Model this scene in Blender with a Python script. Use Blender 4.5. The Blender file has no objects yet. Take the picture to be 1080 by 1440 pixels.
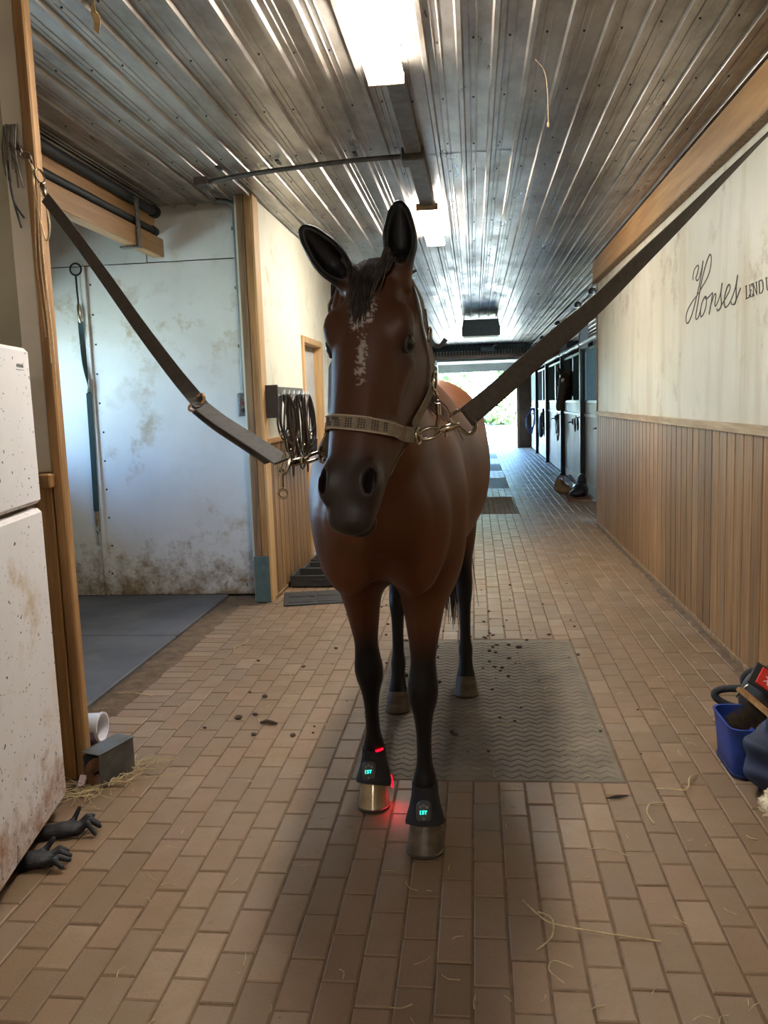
import bpy, bmesh, math, random
import numpy as np
from mathutils import Vector, Matrix

random.seed(7)
SC = bpy.context.scene
COL = SC.collection

# ------------------------------------------------------------------ camera
FPX, CAM_H, ROLL, VPX, VPY = 1180.0, 1.5, 0.035, 667.0, 563.0
def cam_basis():
    y = np.array([VPX-540, VPY-720, FPX]); y /= np.linalg.norm(y)
    p2 = np.array([VPX+1000-540, VPY-ROLL*1000-720, FPX])
    n = np.cross(y, p2); n /= np.linalg.norm(n)
    if n[1] > 0: n = -n
    return np.array([np.cross(y, n), y, n])
BM = cam_basis()
cd = bpy.data.cameras.new('camera')
cd.sensor_fit = 'VERTICAL'; cd.sensor_height = 36.0; cd.lens = 36.0*FPX/1440.0
cd.clip_start = 0.05; cd.clip_end = 500
cam = bpy.data.objects.new('camera', cd); COL.objects.link(cam)
r_, u_, b_ = BM@np.array([1, 0, 0.]), BM@np.array([0, -1., 0]), BM@np.array([0, 0, -1.])
cam.matrix_world = Matrix(((r_[0], u_[0], b_[0], 0), (r_[1], u_[1], b_[1], 0), (r_[2], u_[2], b_[2], CAM_H), (0, 0, 0, 1)))
SC.camera = cam

# ------------------------------------------------------------------ world, sun, exposure
LAMP, SKY, SUN, EXPOSURE = 26.0, 36.0, 42.0, 2.12
wd = bpy.data.worlds.new('sky'); SC.world = wd; wd.use_nodes = True
nt = wd.node_tree; bg = nt.nodes['Background']
sky = nt.nodes.new('ShaderNodeTexSky'); sky.sky_type = 'HOSEK_WILKIE'; sky.turbidity = 2.2; sky.ground_albedo = 0.4
SUN_DIR = Vector((0.5, -0.5, 0.8)).normalized()
sky.sun_direction = SUN_DIR
tint = nt.nodes.new('ShaderNodeMix'); tint.data_type = 'RGBA'; tint.blend_type = 'MULTIPLY'; tint.inputs[0].default_value = 1; tint.inputs[7].default_value = (.84, .96, 1.06, 1)   # cool daylight against the warm lamps
nt.links.new(sky.outputs[0], tint.inputs[6]); nt.links.new(tint.outputs[2], bg.inputs[0]); bg.inputs[1].default_value = SKY
sl = bpy.data.lights.new('sun', 'SUN'); sl.energy = SUN; sl.angle = 0.01; sl.color = (.92, .98, 1)
so = bpy.data.objects.new('sun', sl); COL.objects.link(so)
so.rotation_euler = SUN_DIR.to_track_quat('Z', 'Y').to_euler(); so.location = (8, 40, 20)
SC.view_settings.view_transform = 'Standard'; SC.view_settings.look = 'None'
SC.view_settings.exposure = EXPOSURE; SC.view_settings.gamma = 1.0; SC.view_settings.use_curve_mapping = False
SC.cycles.max_bounces = 8; SC.cycles.diffuse_bounces = 5; SC.cycles.sample_clamp_indirect = 6.0
SC.cycles.use_denoising = True; SC.cycles.caustics_reflective = False; SC.cycles.caustics_refractive = False

# ------------------------------------------------------------------ helpers
def lin(r, g, b):
    f = lambda c: (c/12.92 if c <= .04045 else ((c+.055)/1.055)**2.4)
    return (f(r/255), f(g/255), f(b/255), 1)
ORG = {}
def org(o): return ORG.get(o.name, Vector((0, 0, 0)))
def tag(o, label=None, cat=None, group=None, kind=None):
    if label: o['label'] = label
    if cat: o['category'] = cat
    if group: o['group'] = group
    if kind: o['kind'] = kind
    return o
def thing(name, label, cat, loc=(0, 0, 0), group=None):
    o = bpy.data.objects.new(name, None); COL.objects.link(o); o.location = loc; o.empty_display_size = .1
    ORG[o.name] = Vector(loc); return tag(o, label, cat, group)
def link(name, me, parent=None, loc=None):
    o = bpy.data.objects.new(name, me); COL.objects.link(o)
    if parent is not None: o.parent = parent
    if loc is not None: o.location = Vector(loc)-(org(parent) if parent is not None else Vector((0, 0, 0)))
    ORG[o.name] = Vector(loc) if loc is not None else (org(parent) if parent is not None else Vector((0, 0, 0)))
    return o
def smooth_mesh(me): me.shade_smooth()
class MB:
    def __init__(self): self.v = []; self.f = []
    def add(self, vs, fs):
        n = len(self.v); self.v += [tuple(p) for p in vs]; self.f += [tuple(i+n for i in q) for q in fs]; return self
    def box(self, x0, x1, y0, y1, z0, z1, ch=0, mat=None):
        if ch <= 0:
            vs = [(x, y, z) for z in (z0, z1) for y in (y0, y1) for x in (x0, x1)]
            fs = [(0, 2, 3, 1), (4, 5, 7, 6), (0, 1, 5, 4), (2, 6, 7, 3), (0, 4, 6, 2), (1, 3, 7, 5)]
        else:
            c = ch; vs = []; idx = {}
            for ix in (0, 1):
                for iy in (0, 1):
                    for iz in (0, 1):
                        X, Y, Z = (x0, x1)[ix], (y0, y1)[iy], (z0, z1)[iz]
                        sx, sy, sz = (c, -c)[ix], (c, -c)[iy], (c, -c)[iz]
                        for a, p in enumerate(((X, Y+sy, Z+sz), (X+sx, Y, Z+sz), (X+sx, Y+sy, Z))):
                            idx[ix, iy, iz, a] = len(vs); vs.append(p)
            I = lambda i, j, k, a: idx[i, j, k, a]
            fs = []
            for s in (0, 1):
                q = [I(s, 0, 0, 0), I(s, 1, 0, 0), I(s, 1, 1, 0), I(s, 0, 1, 0)]; fs.append(q if s else q[::-1])
                q = [I(0, s, 0, 1), I(0, s, 1, 1), I(1, s, 1, 1), I(1, s, 0, 1)]; fs.append(q if s else q[::-1])
                q = [I(0, 0, s, 2), I(1, 0, s, 2), I(1, 1, s, 2), I(0, 1, s, 2)]; fs.append(q if s else q[::-1])
            for j in (0, 1):
                for k in (0, 1):
                    q = [I(0, j, k, 1), I(1, j, k, 1), I(1, j, k, 2), I(0, j, k, 2)]; fs.append(q if j == k else q[::-1])
                    q = [I(j, 0, k, 0), I(j, 1, k, 0), I(j, 1, k, 2), I(j, 0, k, 2)]; fs.append(q[::-1] if j == k else q)
                    q = [I(j, k, 0, 0), I(j, k, 1, 0), I(j, k, 1, 1), I(j, k, 0, 1)]; fs.append(q if j == k else q[::-1])
            for i in (0, 1):
                for j in (0, 1):
                    for k in (0, 1):
                        q = [I(i, j, k, 0), I(i, j, k, 1), I(i, j, k, 2)]; fs.append(q if (i+j+k) % 2 else q[::-1])
        if mat is not None: vs = [tuple(mat@Vector(p)) for p in vs]
        return self.add(vs, fs)
    def loft(self, rings, closed=True, cap=True):
        n = len(rings[0]); vs = [p for r in rings for p in r]; fs = []
        for i in range(len(rings)-1):
            for j in range(n if closed else n-1):
                k = (j+1) % n; fs.append((i*n+j, i*n+k, (i+1)*n+k, (i+1)*n+j))
        if cap and closed: fs += [tuple(range(n))[::-1], tuple((len(rings)-1)*n+j for j in range(n))]
        return self.add(vs, fs)
    def tube(self, pts, r, seg=8, closed=False):
        P = [Vector(p) for p in pts]; n = len(P)
        R = list(r) if hasattr(r, '__len__') else [r]*n
        t0 = (P[1]-P[0]).normalized(); up = Vector((0, 0, 1)) if abs(t0.z) < .9 else Vector((1, 0, 0))
        N = (up-t0*up.dot(t0)).normalized(); rings = []
        for i in range(n):
            if closed: t = P[(i+1) % n]-P[i-1]
            else: t = P[min(i+1, n-1)]-P[max(i-1, 0)]
            t = t.normalized() if t.length > 1e-9 else t0
            N = N-t*N.dot(t); N = N.normalized() if N.length > 1e-6 else t.orthogonal().normalized()
            B = t.cross(N)
            rings.append([P[i]+(N*math.cos(a)+B*math.sin(a))*R[i] for a in (2*math.pi*k/seg for k in range(seg))])
        if closed: rings.append(rings[0]); return self.loft(rings, cap=False)
        return self.loft(rings)
    def ribbon(self, pts, nrm, w, th):
        P = [Vector(p) for p in pts]; n = len(P)
        Ns = [Vector(q) for q in nrm] if hasattr(nrm[0], '__len__') else [Vector(nrm)]*n
        W = list(w) if hasattr(w, '__len__') else [w]*n; rings = []
        for i in range(n):
            t = (P[min(i+1, n-1)]-P[max(i-1, 0)]).normalized(); N = (Ns[i]-t*Ns[i].dot(t)).normalized(); S = t.cross(N)
            a, b = S*W[i]/2, N*th/2
            rings.append([P[i]-a-b, P[i]+a-b, P[i]+a+b, P[i]-a+b])
        return self.loft(rings)
    def bar(self, p, q, w, h, up=(0, 0, 1)):
        p, q = Vector(p), Vector(q)
        return self.ribbon([p, q], [Vector(up)]*2, w, h)
    def lathe(self, prof, c=(0, 0, 0), seg=16, mat=None):
        rings = []
        for r, z in prof:
            ring = [Vector((r*math.cos(a), r*math.sin(a), z)) for a in (2*math.pi*k/seg for k in range(seg))]
            ring = [(mat@p if mat is not None else p)+Vector(c) for p in ring]; rings.append(ring)
        return self.loft(rings)
    def sphere(self, c, r, seg=12, rings=8, mat=None):
        rx, ry, rz = r if hasattr(r, '__len__') else (r, r, r); R = []
        for i in range(rings+1):
            th = math.pi*i/rings; s = max(math.sin(th), 1e-3)
            ring = [Vector((rx*s*math.cos(a), ry*s*math.sin(a), -rz*math.cos(th))) for a in (2*math.pi*k/seg for k in range(seg))]
            R.append([(mat@p if mat is not None else p)+Vector(c) for p in ring])
        return self.loft(R)
    def prism(self, poly, axis, a, b):
        def put(p, h):
            return {'x': (h, p[0], p[1]), 'y': (p[0], h, p[1]), 'z': (p[0], p[1], h)}[axis]
        return self.loft([[put(p, a) for p in poly], [put(p, b) for p in poly]])
    def torus(self, c, R, r, mat=None, seg=20, rs=8, sc=(1, 1)):
        pts = [Vector((R*sc[0]*math.cos(a), R*sc[1]*math.sin(a), 0)) for a in (2*math.pi*k/seg for k in range(seg))]
        pts = [(mat@p if mat is not None else p)+Vector(c) for p in pts]
        return self.tube(pts, r, rs, closed=True)
    def mesh(self, name, m, off=(0, 0, 0), smooth=False):
        me = bpy.data.meshes.new(name); o = Vector(off)
        me.from_pydata([tuple(Vector(p)-o) for p in self.v], [], self.f); me.update()
        bm = bmesh.new(); bm.from_mesh(me); bmesh.ops.recalc_face_normals(bm, faces=bm.faces); bm.to_mesh(me); bm.free()
        if m is not None: me.materials.append(m)
        if smooth: me.shade_smooth()
        return me
    def build(self, name, m, parent=None, smooth=False, loc=None):
        """one mesh object; vertices are given in world coordinates"""
        if loc is not None: off = Vector(loc)
        elif parent is not None: off = org(parent)
        else: off = Vector((0, 0, 0))
        me = self.mesh(name, m, off, smooth)
        if smooth:
            try: me.set_sharp_from_angle(angle=math.radians(50))
            except Exception: pass
        return link(name, me, parent, off)
def spline(pts, n=8, closed=False):
    P = [Vector(p) for p in pts]; out = []; N = len(P)
    g = (lambda i: P[i % N]) if closed else (lambda i: P[min(max(i, 0), N-1)])
    for i in range(N if closed else N-1):
        a, b, c, d = g(i-1), g(i), g(i+1), g(i+2)
        for k in range(n):
            t = k/n; out.append(.5*((2*b)+(c-a)*t+(2*a-5*b+4*c-d)*t*t+(3*b-a-3*c+d)*t**3))
    if not closed: out.append(P[-1])
    return out
def copy_tree(o, parent=None):
    c = o.copy(); COL.objects.link(c)
    if parent is not None: c.parent = parent
    for ch in list(o.children): copy_tree(ch, c)
    return c
rot = lambda ax, deg: Matrix.Rotation(math.radians(deg), 3, ax)

# ------------------------------------------------------------------ materials
def M(name, c1, c2=None, scale=8., rough=.6, metal=0., bump=0., bscale=60., st=(1, 1, 1), rnd=0., emit=None, estr=0., alpha=1., spec=.5, c3=None, s3=2., amt3=.5, world=False, sheen=0., trans=0., lo=.35, hi=.65, coat=0.):
    m = bpy.data.materials.new(name); m.use_nodes = True; t = m.node_tree; N, L = t.nodes, t.links
    b = N['Principled BSDF']; b.inputs['Roughness'].default_value = rough; b.inputs['Metallic'].default_value = metal
    b.inputs['Specular IOR Level'].default_value = spec; b.inputs['Base Color'].default_value = c1
    if coat: b.inputs['Coat Weight'].default_value = coat
    if sheen: b.inputs['Sheen Weight'].default_value = sheen
    if trans: b.inputs['Transmission Weight'].default_value = trans
    if emit: b.inputs['Emission Color'].default_value = emit; b.inputs['Emission Strength'].default_value = estr
    if alpha < 1: b.inputs['Alpha'].default_value = alpha
    if world: g = N.new('ShaderNodeNewGeometry'); src = g.outputs['Position']
    else: g = N.new('ShaderNodeTexCoord'); src = g.outputs['Object']
    mp = N.new('ShaderNodeMapping'); mp.inputs['Scale'].default_value = st; L.new(src, mp.inputs['Vector'])
    vec = mp.outputs[0]; col = None
    oi = None
    if rnd:
        oi = N.new('ShaderNodeObjectInfo')
        if not world:
            ad = N.new('ShaderNodeVectorMath'); ad.operation = 'ADD'
            ml = N.new('ShaderNodeMath'); ml.operation = 'MULTIPLY'; ml.inputs[1].default_value = 37.
            L.new(oi.outputs['Random'], ml.inputs[0]); L.new(vec, ad.inputs[0]); L.new(ml.outputs[0], ad.inputs[1]); vec = ad.outputs[0]
    def noise(sc, det=6, rg=.6):
        n = N.new('ShaderNodeTexNoise'); n.inputs['Scale'].default_value = sc; n.inputs['Detail'].default_value = det; n.inputs['Roughness'].default_value = rg
        L.new(vec, n.inputs['Vector']); return n.outputs['Fac']
    def ramp(f, a, b_):
        r = N.new('ShaderNodeMapRange'); r.inputs[1].default_value = a; r.inputs[2].default_value = b_; L.new(f, r.inputs[0]); return r.outputs[0]
    def mix(f, a, b_):
        x = N.new('ShaderNodeMix'); x.data_type = 'RGBA'
        L.new(f, x.inputs[0]) if not isinstance(f, float) else setattr(x.inputs[0], 'default_value', f)
        for i, s in ((6, a), (7, b_)):
            if isinstance(s, tuple): x.inputs[i].default_value = s
            else: L.new(s, x.inputs[i])
        return x.outputs[2]
    if c2: col = mix(ramp(noise(scale), lo, hi), c1, c2)
    if c3: col = mix(ramp(noise(s3, 8, .65), amt3, amt3+.18), col or c1, c3)
    if rnd:
        hv = N.new('ShaderNodeHueSaturation'); mr = ramp(oi.outputs['Random'], 0, 1)
        q = N.new('ShaderNodeMapRange'); q.inputs[3].default_value = 1-rnd; q.inputs[4].default_value = 1+rnd; L.new(oi.outputs['Random'], q.inputs[0])
        L.new(q.outputs[0], hv.inputs['Value'])
        if col is None: hv.inputs['Color'].default_value = c1
        else: L.new(col, hv.inputs['Color'])
        col = hv.outputs[0]
    if col is not None: L.new(col, b.inputs['Base Color'])
    if bump:
        bn = N.new('ShaderNodeBump'); bn.inputs['Strength'].default_value = bump; bn.inputs['Distance'].default_value = .004
        L.new(noise(bscale, 4), bn.inputs['Height']); L.new(bn.outputs[0], b.inputs['Normal'])
    m['_'] = 1
    return m
def wood(name, c1, c2, axis='z', rnd=.18, rough=.55, k=1., c3=None, amt3=.6):
    st = {'z': (14*k, 14*k, .9*k), 'y': (14*k, .9*k, 14*k), 'x': (.9*k, 14*k, 14*k)}[axis]
    return M(name, c1, c2, 2.2, rough, 0, .25, 6, st, rnd, c3=c3, s3=.6, amt3=amt3)

mt = {}
mt['plank'] = wood('plank_wood', lin(154, 118, 77), lin(112, 82, 50), 'z', .26, .5, c3=lin(120, 104, 84), amt3=.55)
mt['post'] = wood('post_wood', lin(176, 134, 84), lin(136, 98, 58), 'z', .1, .55)
mt['oldpost'] = wood('old_post_wood', lin(150, 122, 90), lin(104, 80, 56), 'z', .1, .7)
mt['beam'] = wood('beam_wood', lin(182, 140, 90), lin(154, 113, 68), 'y', .06, .5, .7)
mt['trimwood'] = wood('trim_wood', lin(176, 152, 118), lin(140, 114, 82), 'y', .1, .55)
mt['doorwood'] = wood('door_wood', lin(206, 168, 116), lin(180, 142, 92), 'z', .05, .5)
mt['brownwall'] = M('brown_end_boards', lin(104, 78, 60), lin(84, 62, 48), 3, .7, rnd=.1)
mt['teal'] = M('teal_paint', lin(84, 108, 108), lin(70, 90, 92), 9, .6)
mt['white'] = M('white_paint', lin(205, 203, 198), lin(186, 184, 178), 3, .45, bump=.1)
mt['steel'] = M('dull_steel', lin(150, 148, 142), lin(110, 106, 100), 30, .38, .85)
mt['chrome'] = M('nickel_steel', lin(200, 196, 186), None, rough=.22, metal=1.)
mt['conduit'] = M('grey_conduit', lin(124, 126, 128), lin(104, 106, 108), 20, .5, .2)
mt['black'] = M('black_rubber', lin(40, 40, 42), lin(28, 28, 30), 14, .6, bump=.15)
mt['iron'] = M('black_steel', lin(26, 26, 28), lin(18, 18, 20), 10, .4, .3)
mt['dirt'] = M('packed_dirt', lin(112, 92, 70), lin(80, 64, 48), 12, .95, bump=.6, bscale=90, c3=lin(64, 50, 38), s3=5, amt3=.55)
mt['sand'] = M('joint_sand', lin(118, 95, 70), lin(92, 72, 52), 18, .95, bump=.4, bscale=160)
mt['hay'] = M('dry_hay', lin(196, 176, 134), lin(156, 136, 98), 30, .7)
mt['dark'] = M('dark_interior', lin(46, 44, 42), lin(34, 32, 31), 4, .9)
mt['glassy'] = M('clear_glass', (1, 1, 1, 1), rough=.03, trans=1.)

def brick_mat(per_object):
    m = bpy.data.materials.new('paver_brick'); m.use_nodes = True; t = m.node_tree; N, L = t.nodes, t.links; b = N['Principled BSDF']
    g = N.new('ShaderNodeNewGeometry')
    if per_object: rv = N.new('ShaderNodeObjectInfo').outputs['Random']
    else: rv = g.outputs['Random Per Island']
    cr = N.new('ShaderNodeValToRGB'); e = cr.color_ramp.elements
    e[0].position = 0; e[0].color = lin(134, 113, 92); e[1].position = 1; e[1].color = lin(142, 118, 95)
    for p, c in ((.25, (124, 103, 81)), (.5, (139, 112, 89)), (.72, (119, 98, 76)), (.86, (146, 122, 98))):
        x = e.new(p); x.color = lin(*c)
    L.new(rv, cr.inputs[0])
    def noise(sc, det=6, rg=.6):
        n = N.new('ShaderNodeTexNoise'); n.inputs['Scale'].default_value = sc; n.inputs['Detail'].default_value = det; n.inputs['Roughness'].default_value = rg
        L.new(g.outputs['Position'], n.inputs['Vector']); return n.outputs['Fac']
    def mr(f, a, b2, c=0., d=1.):
        r = N.new('ShaderNodeMapRange'); r.inputs[1].default_value = a; r.inputs[2].default_value = b2; r.inputs[3].default_value = c; r.inputs[4].default_value = d; L.new(f, r.inputs[0]); return r.outputs[0]
    def mix(f, a, b2):
        x = N.new('ShaderNodeMix'); x.data_type = 'RGBA'; L.new(f, x.inputs[0]); L.new(a, x.inputs[6])
        if isinstance(b2, tuple): x.inputs[7].default_value = b2
        else: L.new(b2, x.inputs[7])
        return x.outputs[2]
    c = mix(mr(noise(2.6, 8, .7), .40, .66, 0, .85), cr.outputs[0], lin(122, 96, 67))     # brown dust film
    c = mix(mr(noise(160, 3), .55, .72, 0, .35), c, lin(92, 78, 64))
    c = mix(mr(noise(24, 8, .7), .63, .7, 0, .5), c, lin(76, 60, 46))
    L.new(c, b.inputs['Base Color']); L.new(mr(noise(5), .3, .7, .42, .62), b.inputs['Roughness'])
    b.inputs['Specular IOR Level'].default_value = .45
    bn = N.new('ShaderNodeBump'); bn.inputs['Strength'].default_value = .35; bn.inputs['Distance'].default_value = .003
    L.new(noise(140, 4), bn.inputs['Height']); L.new(bn.outputs[0], b.inputs['Normal'])
    return m
mt['brick1'] = brick_mat(True); mt['brick2'] = brick_mat(False)

def stained_wall(name, base, base2, low=None, lowz=.5, streak=None, speck=.0, scuff=None):
    """plaster/board with its own dirt: splash stains near the floor, vertical streaks, fly specks"""
    m = bpy.data.materials.new(name); m.use_nodes = True; t = m.node_tree; N, L = t.nodes, t.links; b = N['Principled BSDF']
    g = N.new('ShaderNodeNewGeometry'); sx = N.new('ShaderNodeSeparateXYZ'); L.new(g.outputs['Position'], sx.inputs[0])
    def noise(sc, det=6, rg=.6, st=None):
        n = N.new('ShaderNodeTexNoise'); n.inputs['Scale'].default_value = sc; n.inputs['Detail'].default_value = det; n.inputs['Roughness'].default_value = rg
        if st:
            mp = N.new('ShaderNodeMapping'); mp.inputs['Scale'].default_value = st; L.new(g.outputs['Position'], mp.inputs[0]); L.new(mp.outputs[0], n.inputs['Vector'])
        else: L.new(g.outputs['Position'], n.inputs['Vector'])
        return n.outputs['Fac']
    def mr(f, a, b2, c=0., d=1.):
        r = N.new('ShaderNodeMapRange'); r.inputs[1].default_value = a; r.inputs[2].default_value = b2; r.inputs[3].default_value = c; r.inputs[4].default_value = d; L.new(f, r.inputs[0]); return r.outputs[0]
    def op(o, a, b2):
        x = N.new('ShaderNodeMath'); x.operation = o; x.use_clamp = True; L.new(a, x.inputs[0])
        if isinstance(b2, float): x.inputs[1].default_value = b2
        else: L.new(b2, x.inputs[1])
        return x.outputs[0]
    def mix(f, a, b2):
        x = N.new('ShaderNodeMix'); x.data_type = 'RGBA'; L.new(f, x.inputs[0])
        for i, s in ((6, a), (7, b2)):
            if isinstance(s, tuple): x.inputs[i].default_value = s
            else: L.new(s, x.inputs[i])
        return x.outputs[2]
    c = mix(mr(noise(1.6), .35, .65), base, base2)
    if streak: c = mix(mr(noise(1.5, 6, .65, (2.2, 2.2, .25)), .52, .72, 0, .75), c, streak)
    if scuff: c = mix(op('MULTIPLY', mr(noise(4, 8, .7), .52, .66), mr(noise(1.1, 3), .5, .6)), c, scuff)
    if low:
        zf = mr(sx.outputs[2], 0., lowz, 1., 0.)
        f = op('MULTIPLY', mr(op('ADD', op('MULTIPLY', zf, .33), noise(7, 10, .75)), .62, .86), 1.)
        c = mix(f, c, low)
        f = op('MULTIPLY', mr(noise(22, 8, .7), .56, .66), zf); c = mix(f, c, lin(70, 56, 42))
    if speck: c = mix(mr(noise(55, 3, .5), .70-speck, .715-speck), c, lin(74, 54, 36))
    L.new(c, b.inputs['Base Color']); b.inputs['Roughness'].default_value = .5; b.inputs['Specular IOR Level'].default_value = .35
    bn = N.new('ShaderNodeBump'); bn.inputs['Strength'].default_value = .12; bn.inputs['Distance'].default_value = .004
    L.new(noise(30, 5), bn.inputs['Height']); L.new(bn.outputs[0], b.inputs['Normal'])
    return m
mt['plaster_r'] = stained_wall('right_wall_paint', lin(206, 198, 180), lin(196, 188, 168), streak=lin(172, 152, 116), scuff=lin(160, 140, 112))
mt['plaster_l'] = stained_wall('cream_wall_paint', lin(222, 218, 198), lin(212, 206, 184), scuff=lin(190, 180, 150))
mt['stallwall'] = stained_wall('wash_stall_panel', lin(212, 211, 206), lin(200, 198, 192), low=lin(132, 112, 88), lowz=.58, scuff=lin(168, 152, 126), speck=.0)
mt['fridge'] = stained_wall('fridge_enamel', lin(226, 220, 218), lin(218, 211, 208), low=lin(150, 104, 66), lowz=.42, speck=.03, scuff=lin(196, 172, 140))
mt['oldpaint'] = stained_wall('old_white_paint', lin(222, 214, 200), lin(206, 196, 178), scuff=lin(150, 132, 104))
mt['greywall'] = stained_wall('grey_board', lin(170, 164, 142), lin(150, 142, 120), scuff=lin(104, 92, 72))
mt['stallboard'] = stained_wall('stall_board_paint', lin(196, 190, 184), lin(180, 172, 166), streak=lin(160, 142, 124))

def ceiling_mat():
    m = bpy.data.materials.new('galvanized_ceiling'); m.use_nodes = True; t = m.node_tree; N, L = t.nodes, t.links; b = N['Principled BSDF']
    g = N.new('ShaderNodeNewGeometry')
    def noise(sc, det=6, rg=.6, st=(1, 1, 1)):
        n = N.new('ShaderNodeTexNoise'); n.inputs['Scale'].default_value = sc; n.inputs['Detail'].default_value = det; n.inputs['Roughness'].default_value = rg
        mp = N.new('ShaderNodeMapping'); mp.inputs['Scale'].default_value = st; L.new(g.outputs['Position'], mp.inputs[0]); L.new(mp.outputs[0], n.inputs['Vector']); return n.outputs['Fac']
    def mr(f, a, b2, c=0., d=1.):
        r = N.new('ShaderNodeMapRange'); r.inputs[1].default_value = a; r.inputs[2].default_value = b2; r.inputs[3].default_value = c; r.inputs[4].default_value = d; L.new(f, r.inputs[0]); return r.outputs[0]
    x = N.new('ShaderNodeMix'); x.data_type = 'RGBA'; L.new(mr(noise(2.2, 8, .7, (1, .4, 1)), .38, .66), x.inputs[0])
    x.inputs[6].default_value = lin(180, 173, 163); x.inputs[7].default_value = lin(116, 102, 86)
    L.new(x.outputs[2], b.inputs['Base Color'])
    L.new(mr(noise(3, 6, .6), .35, .65, .9, .55), b.inputs['Metallic']); L.new(mr(noise(5, 6, .6, (1, .3, 1)), .3, .7, .26, .46), b.inputs['Roughness'])
    bn = N.new('ShaderNodeBump'); bn.inputs['Strength'].default_value = .25; bn.inputs['Distance'].default_value = .006
    L.new(noise(3.5, 3, .5, (3, .5, 1)), bn.inputs['Height']); L.new(bn.outputs[0], b.inputs['Normal'])
    return m
mt['ceil'] = ceiling_mat()

# ================================================================== SETTING
XR, XL, ZC = 1.44, -1.60, 3.06
def struct(name, mb, m, kind='structure', smooth=False, loc=(0, 0, 0)):
    o = mb.build(name, m, None, smooth, loc); o['kind'] = kind; return o

# ---- floor: sand bed, pavers, kerb course
fl = struct('floor', MB().box(-6, 6, -4.3, 26.5, -.30, -.005), mt['sand'])
MATS = [(3.19, 5.19), (11.1, 13.1), (14.4, 16.3), (18.0, 19.9), (21.8, 23.7)]
MX0, MX1 = -.535, .565
def brick_mb(w, l, dz=0):
    b = MB(); c = .004
    vs = []
    for z, i in ((-.04, 0), (-c*.8, 0), (0, c)):
        vs += [(-w/2+i, -l/2+i, z), (w/2-i, -l/2+i, z), (w/2-i, l/2-i, z), (-w/2+i, l/2-i, z)]
    fs = [(8, 9, 10, 11)]
    for k in (0, 4):
        for j in range(4):
            fs.append((k+j, k+(j+1) % 4, k+4+(j+1) % 4, k+4+j))
    return b.add(vs, fs)
def clear_of_mats(x0, x1, y0, y1):
    """clip a paver's y-span against the mats; returns list of spans"""
    if x1 <= MX0+.02 or x0 >= MX1-.02: return [(y0, y1)]
    sp = [(y0, y1)]
    for a, b in MATS:
        o = []
        for s, e in sp:
            if e <= a or s >= b: o.append((s, e)); continue
            if s < a-.03: o.append((s, a))
            if e > b+.03: o.append((b, e))
        sp = o
    return sp
pav = []
W, Lb = .1, .2
ncol = int(round((XR-(XL-.0))/W))
for i in range(ncol+2):
    x0 = XL+i*W-.035
    if x0+W > XR+.05: continue
    k = 0; y = -4.2+(.1 if i % 2 else 0)+random.uniform(-.015, .015)
    while y < 26.4:
        for s, e in clear_of_mats(x0, x0+W, y, min(y+Lb, 26.45)):
            pav.append((x0+W/2, (s+e)/2, W-.006, e-s-.006))
        y += Lb
for j in range(int((6.25-3.35)/W)):                                   # cross course along the wash stall
    pav.append((XL-.137, 3.4+j*W, .2-.006, W-.006))
for x0 in (1.48, 1.58, 1.68):                                           # strip before the stall fronts
    y = 10.2
    while y < 26.4:
        pav.append((x0+.05, y+.1, W-.006, Lb-.006)); y += Lb
def view_rank(p):
    x, y = p[0], p[1]
    if y < 1.75: return 1e9
    if abs(x-(-.106*y))/y > .46+.12/y: return 1e8+y                     # outside the cone of view
    return y
pav.sort(key=view_rank)
mesh_cache = {}
rj = random.Random(3)
for n, (x, y, w, l) in enumerate(pav[:300]):
    key = (round(w, 3), round(l, 3))
    if key not in mesh_cache: mesh_cache[key] = brick_mb(w, l).mesh('brick', mt['brick1'])
    o = link('brick', mesh_cache[key], fl, (x, y, rj.uniform(-.0035, 0)))
    o.rotation_euler = (rj.uniform(-.006, .006), rj.uniform(-.012, .012), rj.uniform(-.008, .008))
V, F = [], []
for (x, y, w, l) in pav[300:]:
    b = brick_mb(w, l); tx, ty, dz, tz = rj.uniform(-.006, .006), rj.uniform(-.012, .012), rj.uniform(-.003, 0), rj.uniform(-.008, .008)
    n = len(V); V += [(x+a-c2*tz, y+c2+a*tz, c+dz+ty*a+tx*c2) for a, c2, c in b.v]; F += [tuple(i+n for i in q) for q in b.f]
me = bpy.data.meshes.new('far_bricks'); me.from_pydata(V, [], F); me.materials.append(mt['brick2']); me.update()
o = link('far_bricks', me, fl); o['kind'] = 'stuff'
# dirt drifted along the wash-stall edge and walls
def drift(name, x0, x1, y0, y1, h, m, seed=1, n=(10, 60)):
    r = random.Random(seed); mb = MB(); nx, ny = n; vs = []; fs = []
    for j in range(ny+1):
        for i in range(nx+1):
            u, v = i/nx, j/ny; e = math.sin(math.pi*min(max(u, 0), 1))**.6*math.sin(math.pi*v)**.25
            vs.append((x0+(x1-x0)*u+r.uniform(-.01, .01), y0+(y1-y0)*v, -.006+h*e*(.45+.55*r.random())))
    for j in range(ny):
        for i in range(nx):
            a = j*(nx+1)+i; fs.append((a, a+1, a+nx+2, a+nx+1))
    mb.add(vs, fs); return mb
o = drift('d', -2.02, -1.80, 3.4, 6.4, .02, mt['dirt'], 4).build('drifted_dirt', mt['dirt'], fl, True); o['kind'] = 'stuff'
o = drift('d', XR-.07, XR+.01, 2.0, 10.1, .02, mt['dirt'], 5, (6, 120)).build('drifted_dirt', mt['dirt'], fl, True); o['kind'] = 'stuff'

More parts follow.
